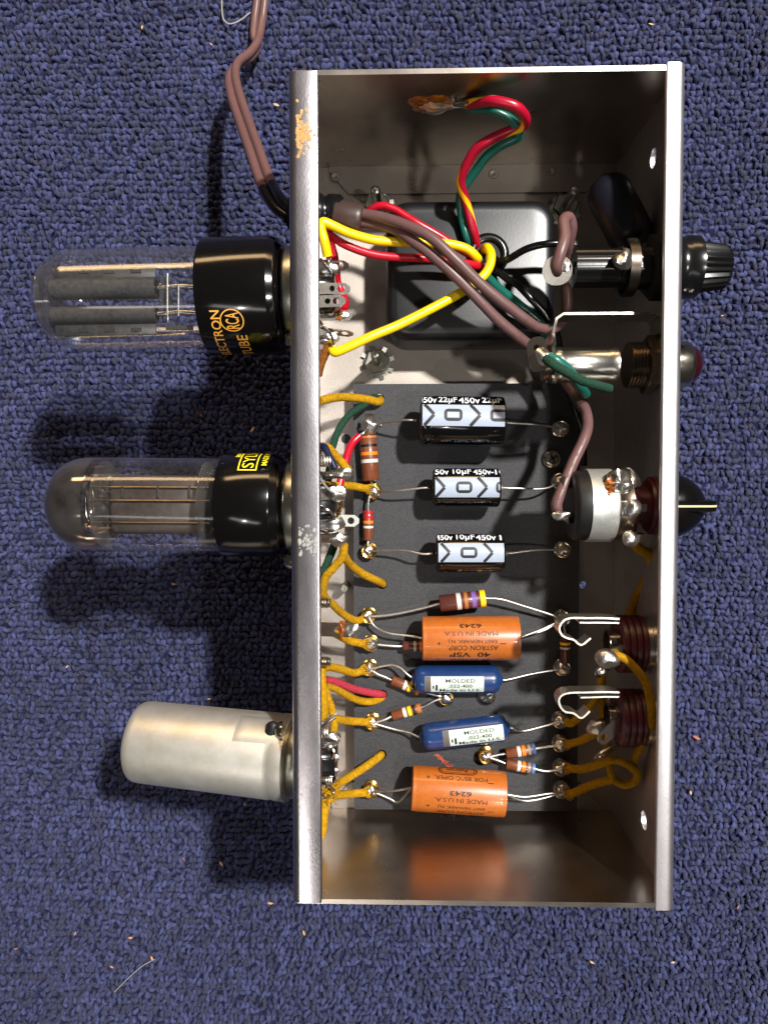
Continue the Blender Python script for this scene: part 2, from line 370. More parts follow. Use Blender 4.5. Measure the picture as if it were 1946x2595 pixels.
class Cyl:
    """cylinder surface for print: A->B axis, theta 0 faces the camera side, theta grows downwards in the picture"""
    def __init__(s, A, B, r):
        s.A = Vector(A); s.d = (Vector(B)-s.A).normalized(); s.r = r; s.L = (Vector(B)-s.A).length
        mid = (Vector(A)+Vector(B))/2; s.n = frame(s.d, tuple((CAM-mid).normalized()))[0]; t = s.d.cross(s.n); s.t = t if t.y < 0 else -t
        if abs(t.y) < 1e-6: s.t = t
    def pos(s, a, th, lift=0.0): return s.A+s.d*a+(s.n*math.cos(th)+s.t*math.sin(th))*(s.r+lift)
    def wrap(s, mb, me, a0, th0, mode, lift=0.06, step=0.7, clip=None):
        """mode 'x' reads along +axis, 'flip' upside down, 'up' reads up the picture around the barrel"""
        bm = bmesh.new(); bm.from_mesh(me)
        ax = 0 if mode == 'up' else 1
        lo = min(v.co[ax] for v in bm.verts); hi = max(v.co[ax] for v in bm.verts); k = lo+step
        while k < hi:
            no = [0, 0, 0]; no[ax] = 1; co = [0, 0, 0]; co[ax] = k
            bmesh.ops.bisect_plane(bm, geom=bm.verts[:]+bm.edges[:]+bm.faces[:], plane_co=co, plane_no=no); k += step
        if clip:
            for x, sg in ((clip[0], -1), (clip[1], 1)):
                u = (x-a0)*(-1 if mode == 'flip' else 1)
                bmesh.ops.bisect_plane(bm, geom=bm.verts[:]+bm.edges[:]+bm.faces[:], plane_co=(u, 0, 0), plane_no=(sg*(-1 if mode == 'flip' else 1), 0, 0), clear_outer=True)
        bm.verts.index_update(); vs = []
        for v in bm.verts:
            u, q = v.co.x, v.co.y
            if mode == 'x': a, th = a0+u, th0-q/s.r
            elif mode == 'flip': a, th = a0-u, th0+q/s.r
            else: a, th = a0-q, th0-u/s.r
            vs.append(s.pos(a, th, lift))
        mb.add(vs, [tuple(v.index for v in f.verts) for f in bm.faces]); bm.free(); return mb
    def text(s, mb, body, a0, th0, mode, width=None, height=None, bold=0.012, lift=0.06, clip=None):
        return s.wrap(mb, text_mesh(body, width, height, bold), a0, th0, mode, lift, clip=clip)
    def shape(s, mb, polys, a0, th0, mode='x', lift=0.05, clip=None): return s.wrap(mb, shape_mesh(polys), a0, th0, mode, lift, clip=clip)

def plate(mb, outline, holes, th, origin, ux, uy):
    """flat sheet with holes laid in the frame origin, ux, uy"""
    me = shape_mesh([outline]+holes, th/2); ux = Vector(ux).normalized(); uy = Vector(uy); uy = (uy-ux*uy.dot(ux)).normalized(); nz = ux.cross(uy)
    return mb.add([Vector(origin)+ux*v.co.x+uy*v.co.y+nz*v.co.z for v in me.vertices], [tuple(p.vertices) for p in me.polygons], flat=True)

# ------------------------------------------------------------------ carpet
def carpet():
    X0, X1, Y0, Y1 = -262, 205, -288, 275
    B = 1700
    base = MB().add([(-B, -B, ZC-1.9), (B, -B, ZC-1.9), (B, B, ZC-1.9), (-B, B, ZC-1.9)], [(0, 1, 2, 3)])
    c = build('carpet', base, 'carpet_back', origin=(0, 0, ZC-3.4)); c['kind'] = 'structure'; c['label'] = 'dark blue loop pile carpet under the amplifier'
    rng = np.random.default_rng(3)
    dx, dy = 2.05, 3.0
    gx, gy = np.meshgrid(np.arange(X0, X1, dx), np.arange(Y0, Y1, dy))
    gx = gx+rng.uniform(0, dx, gx.shape[0])[:, None]
    n = gx.size; cx = gx.ravel()+rng.normal(0, 0.4, n); cy = gy.ravel()+rng.normal(0, 0.3, n)+0.9*np.sin(gx.ravel()*0.035+gy.ravel()*0.02)
    # patches where the rows run clean and patches where they are mussed up
    patch = 0.5+0.5*np.sin(cx*0.031+1.3*np.sin(cy*0.017))*np.cos(cy*0.026+0.7*np.sin(cx*0.021))
    az = 1.35+rng.normal(0, 1, n)*(0.28+0.6*patch)+np.where(rng.random(n) < 0.16+0.2*patch, rng.uniform(0, 3.14, n), 0)
    hl = rng.uniform(0.85, 1.55, n); h = rng.uniform(1.7, 2.9, n)+0.5*np.sin(cx*0.11+np.sin(cy*0.07)*2)*np.sin(cy*0.09); r = rng.uniform(0.86, 1.2, n); lean = rng.normal(0, 0.6, n)
    z0 = ZC-3.3+rng.uniform(-0.3, 0.4, n)
    SEG, SD = 6, 5
    t = np.linspace(-0.06, 1.06, SEG)
    ang = np.pi*t                                              # arch along local x
    ph = rng.uniform(0, 6.28, n)
    px = -np.cos(ang)[None, :]*hl[:, None]; pz = np.sin(ang)[None, :]*h[:, None]; py = lean[:, None]*np.sin(ang)[None, :]+0.35*np.sin(2*ang[None, :]+ph[:, None])
    tx = np.gradient(px, axis=1); tz = np.gradient(pz, axis=1); l = np.sqrt(tx**2+tz**2); tx /= l; tz /= l
    th = 2*np.pi*np.arange(SD)/SD
    tw = ph[:, None, None]+np.arange(SEG)[None, :, None]*0.5
    rad = r[:, None, None]*(1+0.22*np.sin(2*(th[None, None, :]+tw)))*(0.8+0.25*np.sin(np.pi*np.clip(t, 0, 1)))[None, :, None]
    nx, nz = -tz, tx
    lx = px[:, :, None]+nx[:, :, None]*np.cos(th)*rad; lz = pz[:, :, None]+nz[:, :, None]*np.cos(th)*rad; ly = py[:, :, None]+np.sin(th)*rad
    ca, sa = np.cos(az)[:, None, None], np.sin(az)[:, None, None]
    wx = cx[:, None, None]+lx*ca-ly*sa; wy = cy[:, None, None]+lx*sa+ly*ca; wz = z0[:, None, None]+lz
    co = np.stack([wx*S, wy*S, (wz-(ZC-3.4))*S], -1).reshape(-1, 3).astype(np.float32)
    i, j = np.meshgrid(np.arange(SEG-1), np.arange(SD), indexing='ij'); i = i.ravel(); j = j.ravel(); k = (j+1) % SD
    q = np.stack([i*SD+j, (i+1)*SD+j, (i+1)*SD+k, i*SD+k], 1)
    F = (q[None]+(np.arange(n)*SEG*SD)[:, None, None]).reshape(-1, 4).astype(np.int32)
    me = bpy.data.meshes.new('carpet_pile'); me.vertices.add(len(co)); me.vertices.foreach_set('co', co.ravel())
    me.loops.add(F.size); me.loops.foreach_set('vertex_index', F.ravel()); me.polygons.add(len(F))
    me.polygons.foreach_set('loop_start', np.arange(0, F.size, 4, dtype=np.int32)); me.polygons.foreach_set('use_smooth', np.ones(len(F), bool))
    me.update(calc_edges=True); me.materials.append(MATS['yarn'])
    o = bpy.data.objects.new('carpet_pile', me); col.objects.link(o); o.parent = c; o['kind'] = 'stuff'
    # loose fibres standing out of the loops
    mb = MB(); rnd = random.Random(5)
    for _ in range(24000):
        x, y = rnd.uniform(-235, 170), rnd.uniform(-270, 245); long_ = rnd.random() < (0.10 if y < -60 else 0.04)
        a = rnd.uniform(0, 6.28); L = rnd.uniform(4, 8) if long_ else rnd.uniform(1.2, 2.8); b = rnd.gauss(0, 0.7); z = ZC+rnd.uniform(-0.9, 0.5)+(0.5 if long_ else 0); pts = []
        for k in range(3 if not long_ else 5):
            q = L/(2 if not long_ else 4); pts.append(V(x, y, z+0.35*math.sin(k*1.6))); x += math.cos(a)*q; y += math.sin(a)*q; a += b
        mb.tube(pts, 0.06 if not long_ else 0.04, 3, cap=False)
    fz = build('loose_fibres', mb, 'fuzz', c); fz['kind'] = 'stuff'
carpet()
CZ = ZC+0.6
# ------------------------------------------------------------------ chassis
FZ = -67.6; TW = 1.5; HX, HY = 58.5, 126.0
def bend_profile(x_out, sgn, lip, rad=2.6):
    """side wall + inward lip, as closed (x, z) outline; sgn -1 left wall, +1 right"""
    def path(off):
        p = [(x_out-sgn*off, FZ-TW+0.02)]; R = rad-off
        for k in range(6):
            a = math.radians(90*k/5); p.append((x_out-sgn*(rad-R*math.cos(a)), -rad+R*math.sin(a)))
        p += [(x_out-sgn*(lip-0.75), -off), (x_out-sgn*(lip-0.35), -off*0.6-0.12), (x_out-sgn*(lip-0.05), -off*0.4-0.42)]; return p
    return path(0)+path(TW)[::-1]
def extrude_y(mb, prof, y0, y1):
    n = len(prof); vs = [V(x, y0, z) for x, z in prof]+[V(x, y1, z) for x, z in prof]
    fs = [(j, (j+1) % n, n+(j+1) % n, n+j) for j in range(n)]
    m = n//2                                                    # end faces as a strip of quads between outer and inner path
    for j in range(m-1): fs.append((j, n-1-j, n-2-j, j+1)); fs.append((n+j, n+j+1, n+n-2-j, n+n-1-j))
    return mb.add(vs, fs)
def with_holes(mb, cutters):
    """cut round holes: cutters = [(A, B, r)]"""
    bm = bmesh.new(); vs = [bm.verts.new(v) for v in mb.v]
    for f in mb.f: bm.faces.new([vs[i] for i in f])
    bmesh.ops.recalc_face_normals(bm, faces=bm.faces); me = bpy.data.meshes.new('a'); bm.to_mesh(me); bm.free()
    a = bpy.data.objects.new('a', me); col.objects.link(a); tmp = [a]
    for A, B, r in cutters:
        c = MB().lathe(A, B, [(0, r), ((Vector(B)-Vector(A)).length, r)], 24)
        bm = bmesh.new(); vs = [bm.verts.new(v) for v in c.v]
        for f in c.f: bm.faces.new([vs[i] for i in f])
        bmesh.ops.recalc_face_normals(bm, faces=bm.faces); m2 = bpy.data.meshes.new('b'); bm.to_mesh(m2); bm.free()
        b = bpy.data.objects.new('b', m2); col.objects.link(b); tmp.append(b)
        md = a.modifiers.new('h', 'BOOLEAN'); md.object = b; md.operation = 'DIFFERENCE'; md.solver = 'EXACT'
    bpy.context.view_layer.update()
    dg = bpy.context.evaluated_depsgraph_get(); res = bpy.data.meshes.new_from_object(a.evaluated_get(dg))
    out = MB(); out.add([v.co.copy() for v in res.vertices], [tuple(p.vertices) for p in res.polygons])
    for o in tmp: bpy.data.objects.remove(o)
    return out
ch = thing('amplifier_chassis', 'open silver metal amplifier chassis box lying open side up on the carpet', 'chassis', (0, 0, FZ-TW))
mb = extrude_y(MB(), bend_profile(-HX, -1, 9.2), -HY+0.4, HY-0.3)
lw = build('side_wall', mb, 'lip_polished', ch)
h1, h2 = at_x(1655, 400, HX-TW), at_x(1632, 2080, HX-TW)
mb = extrude_y(MB(), bend_profile(HX, 1, 6.2), -HY-0.6, HY+0.7)
mb = with_holes(mb, [(h1-V(6, 0, 0), h1+V(6, 0, 0), 3.1), (h2-V(6, 0, 0), h2+V(6, 0, 0), 3.1)])
rw = build('side_wall', mb, 'lip', ch)
fl = MB(); fl.box((0, 0, FZ-TW/2), (2*HX-2*TW-0.1, 2*HY-2*TW-0.1, TW))
hf = at(1478, 1483, FZ)
fl = with_holes(fl, [(hf-V(0, 0, 5), hf+V(0, 0, 5), 1.5)])
build('floor_plate', fl, 'chassis_floor', ch)
for s in (1, -1):
    e = MB().box((0, s*(HY-TW/2), (FZ-0.2)/2-0.1), (2*HX-2*TW-0.3, TW, -FZ-0.2))
    build('end_wall', e, 'chassis', ch)
    # tab folded in from the end wall onto the floor, corners clipped
    y0, y1 = s*(HY-TW-0.05), s*(HY-TW-10.5)
    xl, xr = -HX+6, HX-6
    tb = MB(); me = shape_mesh([[(xl, y0), (xr, y0), (xr, y0-s*2), (xr-7.5, y1), (xl+7.5, y1), (xl, y0-s*2)]], TW/2)
    tb.add([V(v.co.x, v.co.y, v.co.z+FZ+TW/2+0.03) for v in me.vertices], [tuple(p.vertices) for p in me.polygons], flat=True)
    t = build('corner_tab', tb, 'chassis_floor', ch)
    if s > 0:
        for px, py in ((1250, 440), (1395, 433), (850, 447)):
            c = at(px, py, FZ+TW+0.03); d = MB().lathe(c, c+V(0, 0, 1), [(0, 1.9), (0.35, 1.7), (0.45, 1.2), (0.2, 0.7), (0.2, 0.05)], 14); build('weld_dimple', d, 'chassis_floor', t)
        wm = MB(); me = text_mesh('WE', height=2.6, bold=-0.012); c = at(1047, 466, FZ+TW+0.06)
        wm.add([c+V(v.co.y, v.co.x, 0)*1.0 for v in me.vertices], [tuple(p.vertices) for p in me.polygons]); build('pencil_writing', wm, 'pencil', t)
# stains on the left lip (orange corrosion), a thin crust
for cl, m in ((((764, 318, 1.1, 2.4, 26), (770, 336, 1.7, 2.2, 40), (758, 348, 1.9, 1.5, 34), (766, 360, 1.2, 2.2, 30)), 'rust'), (((776, 1370, 2.2, 1.9, 40), (782, 1380, 1.8, 1.2, 16)), 'stain_grey')):
    st = MB()
    for px, py, sx, sy, n in cl:
        c = at(px, py, 0)
        for k in range(n):
            x = max(-HX+2.9, min(-HX+8.0, c.x+random.gauss(0, sx))); r_ = random.uniform(0.18, 0.62)
            st.blob(V(x, c.y+random.gauss(0, sy), 0.0), r_, 0.3, (1, 1.2, 0.22), 8)
    build('corrosion_stain', st, m, lw)
# solder joint on the far end wall
sj = thing('ground_solder_joint', 'lumpy solder joint with brown flux on the upper end wall', 'solder joint', at_y(1120, 268, HY-TW))
mb = MB()
for px, py, r, q in ((1068, 258, 3.6, .5), (1082, 272, 3.4, .5), (1105, 252, 3.2, .4), (1125, 262, 3.0, .4)): mb.blob(at_y(px, py, HY-TW), r, 0.15, (1.2, 0.22, 1))
build('flux', mb, 'flux', sj)
mb = MB()
for px, py, r in ((1090, 263, 3.0), (1105, 270, 3.3), (1122, 266, 2.6), (1140, 262, 2.4), (1158, 262, 1.9)): mb.blob(at_y(px, py, HY-TW), r, 0.28, (1.35, 0.55, 0.9), 14)
build('solder', mb, 'solder', sj)
mb = MB()
for k in range(4): mb.tube([at_y(1148, 260+3*k, HY-TW-1.2), at_y(1170, 258+4*k, HY-TW-1.6), at_y(1190, 259+5*k, HY-TW-2.6)], 0.5, 6)
build('wire_strand', mb, 'tin', sj)

# ------------------------------------------------------------------ turret board with eyelets, screws
BZ = FZ+9.2                                                   # top face
tl, br = at(895, 973, BZ), at(1462, 2057, BZ)
bd = thing('turret_board', 'black fibre turret board with two rows of brass eyelets', 'circuit board', ((tl.x+br.x)/2, (tl.y+br.y)/2, BZ-2))
m = MB().box(((tl.x+br.x)/2, (tl.y+br.y)/2, BZ-1), (br.x-tl.x, tl.y-br.y, 2.0))
holes = [(961, 1009), (968, 1481), (969, 1761), (967, 1913), (1466, 1870)]
m = with_holes(m, [(at(x, y, BZ)-V(0, 0, 4), at(x, y, BZ)+V(0, 0, 4), 1.9) for x, y in holes[:4]])
build('board', m, 'board', bd, smooth=False)
for x, y in ((930, 1200), (1440, 1300), (930, 2030), (1440, 2030), (1230, 1765), (1397, 1163)):
    p = at(x, y, BZ); build('standoff', MB().lathe(V(p.x, p.y, FZ+0.05), V(p.x, p.y, BZ-2), [(0, 2.6), (BZ-2.05-FZ, 2.6)], 12), 'black_matte', bd)
EY = dict(T1=(938, 1077, 3.6, 2), T2=(946, 1244, 2.3, 2), T3=(935, 1396, 1.9, 1), T4=(934, 1561, 2.0, 1), T5=(939, 1631, 2.7, 2), T6=(937, 1694, 2.2, 1), T7=(944, 1831, 2.1, 1), T8=(940, 2004, 2.1, 1),
          R1=(1421, 1086, 2.5, 2), R2=(1419, 1219, 2.4, 2), R3=(1426, 1393, 2.6, 2), R4=(1425, 1567, 2.2, 1), R5=(1425, 1693, 2.6, 2), R6=(1420, 1826, 2.2, 1), R7=(1420, 1886, 2.2, 1), R8=(1422, 1947, 2.2, 1), R9=(1424, 2004, 2.2, 1),
          C1=(1130, 1768, 2.4, 2), C2=(1232, 1917, 2.1, 1))
EZ = BZ+4.2                                                   # where leads meet the eyelets
for k, (x, y, r, style) in EY.items():
    p = at(x, y, EZ-1.2); g = V(p.x, p.y, BZ)
    mb = MB().lathe(g, g+V(0, 0, 1), [(0, 3.0), (0.5, 2.9), (0.9, 2.0), (2.6, 1.8), (3.4, 2.7), (3.75, 3.0), (3.95, 2.7), (3.7, 1.9), (2.4, 1.5), (2.4, 0.05)], 20)
    e = build('turret_lug', mb, 'brass' if k[0] != 'R' else 'nickel', bd)
    mb = MB()
    if style == 2: mb.blob(g+V(0, 0, 3.3), r*1.05, 0.16, (1, 1, 0.9), 16)
    else: mb.blob(g+V(0, 0, 3.2), r*0.95, 0.25, (1, 1, 0.7), 16); mb.blob(g+V(-0.9, 0.2, 3.8), r*0.5, 0.3, (1.2, 0.8, 0.8), 10)
    if k == 'T1':
        for q in range(9): a = q*0.7; mb.blob(g+V(4.0*math.cos(a), 4.0*math.sin(a), 0.5), random.uniform(.3, .6), 0.2, n=8)
    build('solder', mb, 'solder', e)
def E(k, dz=0.0): p = at(EY[k][0], EY[k][1], EZ-1.2); return V(p.x, p.y, EZ-0.4+dz)
def phillips(parent, c, r, name='screw', m='brass'):
    mb = MB().lathe(c, c+V(0, 0, 1), [(0, r), (0.6, r), (1.3, r*0.86), (1.9, r*0.5), (2.05, 0.05)], 24); o = build(name, mb, m, parent)
    x = MB(); a = random.uniform(0.3, 0.9)
    for q in (0, 1):
        R = Matrix.Rotation(a+q*math.pi/2, 3, 'Z'); x.box(c+V(0, 0, 1.85+0.02*q), (r*1.15, r*0.26, 0.5), R)
    build('cross_slot', x, 'black_matte', o)
phillips(bd, at(1397, 1163, BZ), 3.7, m='nickel'); phillips(bd, at(1232, 1764, BZ), 3.6, m='tin')
# red chalk squiggle on the board
mb = MB(); pts = []
for k in range(26):
    t = k/25; pts.append(at(1105+38*t+8*math.sin(k*2.4), 1912+34*t+6*math.sin(k*3.1), BZ+0.05))
mb.ribbon(pts, (0.5, 0.35, 0), 0.05); build('chalk_mark', mb, 'chalk', bd)

# ------------------------------------------------------------------ axial components
def lead_part(parent, pts, wpx=6.0, m='lead'):
    z = pts[len(pts)//2].z; build('lead', MB().tube(spline(pts, 6), rr(wpx, z), 8), m, parent)
def electrolytic(name, label, a, b, R, z, group, art, leadL, leadR):
    A, B = at(a[0], a[1], z), at(b[0], b[1], z); L = (B-A).length
    t = thing(name, label, 'capacitor', (A+B)/2-V(0, 0, R), group)
    body = [(0, R*0.55), (0.05, R*0.82), (0.5, R*0.95), (1.1, R), (2.6, R), (3.2, R*0.965), (3.8, R*0.965), (4.5, R), (L-1.2, R), (L-0.5, R*0.96), (L-0.1, R*0.86), (L, R*0.6)]
    build('sleeve', MB().lathe(A, B, body, 48), 'sleeve', t)
    for P, d in ((A, -1), (B, 1)):
        q = (B-A).normalized()*d; build('end_cap', MB().lathe(P-q*0.3, P+q, [(0, R*0.62), (0.35, R*0.6), (0.4, 0.3), (1.3, 0.9), (1.6, 0.4)], 20), 'black_matte' if d < 0 else 'potmetal', t)
    c = Cyl(A, B, R); art(c, t, L)
    lead_part(t, [A]+leadL); lead_part(t, [B]+leadR); return t
def cap_art(th_s0, th_s1, th_t, words, wh, lay):
    def f(c, t, L):
        R = c.r; v0, v1 = -th_s1*R, -th_s0*R; mid = (th_s0+th_s1)/2; hh = (v1-v0)/2
        s = MB(); c.shape(s, [rect(0.7, -hh, L-0.8, hh)], 0, mid, lift=0.05); st = build('printed_stripe', s, 'capgrey', t)
        k = MB(); wd = hh*0.30; per = lay[2]
        for x in lay[0]:                                         # chevrons
            c.shape(k, [stroke((x-hh*0.85, hh*0.98), (x, 0.06), wd)], 0, mid, lift=0.10, clip=(0.7, L-0.8)); c.shape(k, [stroke((x, -0.06), (x-hh*0.85, -hh*0.98), wd)], 0, mid, lift=0.10, clip=(0.7, L-0.8))
        for x in lay[1]:
            a, b2 = per*0.155, hh*0.56
            c.shape(k, [rrect(x-a*1.3, -b2, x+a*1.3, b2, b2*0.7), rect(x-a*0.85, -b2*0.48, x+a*0.85, b2*0.48)[::-1]], 0, mid, lift=0.10, clip=(0.7, L-0.8))
        build('printed_arrows', k, 'print_black', t)
        x = MB()
        for body, a0, wd_ in words: c.text(x, body, a0, th_t, 'x', width=wd_, height=wh*(1.0 if 'F' not in body else 1.2), bold=0.018, lift=0.06, clip=(0.5, L-0.5))
        build('printed_lettering', x, 'print_white', t)
    return f
GC = 'black electrolytic capacitors'
zc = BZ+12.6; sc = FPX/(CAM.z-zc)
def u(px): return px/sc
A22 = (1064, 1066); B22 = (1277, 1069)
electrolytic('electrolytic_capacitor', 'largest black electrolytic capacitor, marked 450v 22uF, nearest the transformer', A22, B22, u(126)/2, zc, GC,
    cap_art(-0.69, 0.18, -0.97, [('450v', u(17), u(46)), ('22µF', u(67), u(46)), ('450v', u(120), u(52)), ('22µF', u(175), u(48))], u(25), ([u(33), u(145)], [u(80), u(192)], u(112))),
    [at(1030, 1064, zc), at(990, 1068, zc-3), E('T1', 0.5)], [at(1300, 1072, zc), at(1370, 1077, zc-3), E('R1', 0.6)])
zc = BZ+10.5; sc = FPX/(CAM.z-zc)
electrolytic('electrolytic_capacitor', 'black electrolytic capacitor marked 450v 10uF, middle one of three in the column', (1096, 1236), (1266, 1236), u(98)/2, zc, GC,
    cap_art(-0.55, 0.5, -0.95, [('50v', u(22), u(34)), ('10µF', u(72), u(46)), ('450v-', u(125), u(50)), ('10', u(166), u(24))], u(22), ([u(28), u(132)], [u(76), u(174)], u(100))),
    [at(1065, 1237, zc), at(1000, 1244, zc-2), E('T2', 0.3)], [at(1300, 1237, zc), at(1380, 1238, zc-2), E('R2', 0.4)])
electrolytic('electrolytic_capacitor', 'black electrolytic capacitor marked 450v 10uF, lowest of three, above the striped resistor', (1104, 1402), (1277, 1402), u(99)/2, zc, GC,
    cap_art(-0.52, 0.46, -0.93, [('450v', u(20), u(42)), ('10µF', u(73), u(46)), ('450v', u(124), u(50)), ('10', u(172), u(28))], u(22), ([u(32), u(138)], [u(80), u(188)], u(104))),
    [at(1070, 1404, zc), at(1020, 1395, zc-2), E('T3', 0.3)], [at(1300, 1401, zc), at(1360, 1394, zc-2), E('R3', 0.4)])

def orange(label, a, b, R, z, lines, marks, leadL, leadR):
    A, B = at(a[0], a[1], z), at(b[0], b[1], z); L = (B-A).length; t = thing('paper_capacitor', label, 'capacitor', (A+B)/2-V(0, 0, R), 'orange paper capacitors')
    build('body', MB().lathe(A, B, [(0, R*0.5), (0.02, R*0.93), (0.25, R*0.99), (0.6, R), (1.3, R*0.985), (1.8, R), (L-1.8, R), (L-1.3, R*0.985), (L-0.6, R), (L-0.2, R*0.98), (L, R*0.9), (L-0.3, R*0.8), (L-0.6, 0.4)], 44), 'orange_cap', t)
    c = Cyl(A, B, R); x = MB()
    mid = (a[0]+b[0])/2; k = L/((b[0]-a[0]))
    for body, px0, px1, dth, h, bold in lines:
        c.text(x, body, ((px0+px1)/2-a[0])*k, dth, 'flip', width=(px1-px0)*k, height=h, bold=bold)
    for ch_, px, dth, h in marks: c.text(x, ch_, (px-a[0])*k, dth, 'flip', width=h*(1.0 if ch_ == '+' else 1.6), height=h if ch_ == '+' else 0.35, bold=0.01)
    build('printed_lettering', x, 'print_ink', t)
    for q in leadL: lead_part(t, [A]+q)
    for q in leadR: lead_part(t, [B]+q)
    return t, c, L, k
zc = BZ+9.0; sc = FPX/(CAM.z-zc)
def an(y, yc, r): return math.asin(max(-0.98, min(0.98, (y-yc)/r)))
yc, r = 1618, 56
orange('orange paper capacitor printed 40 VSP, above the blue capacitors', (1069, 1618), (1314, 1617), u(112)/2, zc,
    [('6243', 1162, 1216, an(1588, yc, r), u(12), 0.03), ('MADE IN U.S.A', 1124, 1256, an(1607, yc, r), u(11), 0.0), ('EAST NEWARK, N.J.', 1131, 1253, an(1625, yc, r), u(11), 0.006),
     ('ASTRON CORP.', 1131, 1256, an(1642, yc, r), u(13), 0.006), ('40  VSP', 1136, 1238, an(1659, yc, r), u(17), 0.02), ('20 WVDC', 1140, 1240, an(1670, yc, r)+0.08, u(12), 0.02)],
    [('+', 1110, an(1631, yc, r), u(9)), ('-', 1268, an(1632, yc, r), u(9)), ('-', 1265, an(1669, yc, r), u(9)), ('+', 1108, an(1669, yc, r), u(9))],
    [[at(1040, 1612, zc-1), at(985, 1605, zc-2), at(950, 1588, zc-4), E('T4', 0.8)]], [[at(1345, 1606, zc-1), at(1385, 1590, zc-3), E('R4', 0.8)], [at(1330, 1610, zc-2), at(1380, 1597, zc-4), E('R4', 0.2)]])
yc, r = 2005, 58
o2, c2, L2, k2 = orange('orange paper capacitor printed FOR 85 C OPER, at the lower end of the board', (1043, 1997), (1279, 2013), u(113)/2, zc,
    [('FOR 85°C OPER.', 1096, 1229, an(1974, 2004, r), u(12), 0.0), ('6243', 1136, 1190, an(2012, yc, r), u(12), 0.03), ('MADE IN U.S.A.', 1099, 1229, an(2029, yc, r), u(11), 0.0),
     ('EAST NEWARK, N.J.', 1106, 1224, an(2045, yc, r), u(11), 0.006), ('ASTRON CORP.', 1104, 1225, an(2057, yc, r), u(13), 0.006)],
    [('+', 1082, an(1973, 2002, r), u(9)), ('-', 1237, an(1985, 2008, r), u(9)), ('+', 1084, an(2042, 2002, r), u(9)), ('-', 1239, an(2056, 2010, r), u(9))],
    [[at(1000, 2005, zc-1), E('T8', 0.8)], [at(1010, 2033, zc-4), at(990, 2026, zc-5), at(965, 2015, zc-5), E('T8', 0.0)]], [[at(1330, 2020, zc-1), at(1390, 2012, zc-3), E('R9', 0.8)], [at(1330, 2030, zc-3), at(1390, 2020, zc-4), E('R9', 0.0)]])
x = MB(); a0 = (1156-1043)*k2
c2.shape(x, [rrect(-u(50), -u(17), u(50), u(17), u(16)), rrect(-u(47), -u(14), u(47), u(14), u(13))[::-1]], a0, -1.05); c2.shape(x, [rrect(-u(44), -u(11), u(44), u(11), u(10)), rrect(-u(42), -u(9.5), u(42), u(9.5), u(9))[::-1]], a0, -1.05)
c2.text(x, 'Astron', a0, -1.05, 'flip', width=u(56), height=u(15), bold=0.01); build('printed_emblem', x, 'print_ink', o2)

def blue(label, a, b, R, z, lab, leadL, leadR, th0):
    A, B = at(a[0], a[1], z), at(b[0], b[1], z); L = (B-A).length; t = thing('molded_capacitor', label, 'capacitor', (A+B)/2-V(0, 0, R), 'blue molded capacitors')
    pr = [(0, R*0.35), (0.1, R*0.6)]+[(R*0.62*(1-math.cos(q))+0.1, R*(0.6+0.4*math.sin(q))) for q in (0.3, 0.6, 0.9, 1.2, 1.57)]
    pr += [(L-x_, r_) for x_, r_ in pr[::-1]]
    build('body', MB().lathe(A, B, pr, 36), 'blue_cap', t); c = Cyl(A, B, R); k = L/(b[0]-a[0])
    for P, d in ((A, -1), (B, 1)):
        q = (B-A).normalized()*d; build('end_seal', MB().lathe(P-q*0.5, P+q, [(0, R*0.5), (1.0, R*0.42), (1.7, R*0.2), (1.7, 0.05)], 14), 'blue_cap', t)
    x0, x1 = (lab[0]-a[0])*k, (lab[1]-a[0])*k; w_ = x1-x0; hh = R*0.62
    p = MB(); c.shape(p, [rect(-w_/2, -hh, w_/2, hh)], (x0+x1)/2, th0, lift=0.05); pl = build('paper_label', p, 'paper', t)
    d = MB(); c.shape(d, [rect(x0+0.05, -hh*0.98, x0+w_*0.10, hh*0.98)], 0, th0, lift=0.09); build('dark_bar', d, 'paper_dark', pl)
    x = MB(); c.shape(x, [rect(x0+w_*0.13, -hh*0.45, x0+w_*0.155, -hh*0.05)], 0, th0, lift=0.09); c.shape(x, [rect(x0+w_*0.18, -hh*0.75, x0+w_*0.215, hh*0.05)], 0, th0, lift=0.09)
    a0 = x0+w_*0.60
    c.text(x, 'MOLDED', a0, th0-0.40*hh/R*1.25, 'x', width=w_*0.5, height=hh*0.42, bold=0.006, lift=0.09); c.text(x, '.022-400', a0, th0+0.10*hh/R, 'x', width=w_*0.40, height=hh*0.40, bold=0.006, lift=0.09)
    c.text(x, 'Made in U.S.', a0, th0+0.68*hh/R, 'x', width=w_*0.70, height=hh*0.42, bold=0.012, lift=0.09); build('printed_lettering', x, 'print_black', pl)
    lead_part(t, [A]+leadL); lead_part(t, [B]+leadR)
zc = BZ+7.0
blue('blue molded capacitor lying level, just below the upper orange capacitor', (1050, 1722), (1266, 1722), rr(71, zc), zc, (1076, 1223),
     [at(1032, 1709, zc), at(1012, 1692, zc-1), at(985, 1686, zc-2), E('T6', 0.9)], [at(1285, 1723, zc), at(1350, 1708, zc-2), E('R5', 0.5)], 0.42)
blue('blue molded capacitor lying aslant, just above the lower orange capacitor', (1070, 1869), (1284, 1844), rr(70, zc), zc, (1122, 1272),
     [at(1060, 1868, zc-0.5), at(1035, 1857, zc-2), at(1000, 1849, zc-3), E('T7', 0.2)], [at(1300, 1846, zc), at(1325, 1853, zc-2), at(1370, 1843, zc-3), E('R6', 0.4)], 0.36)

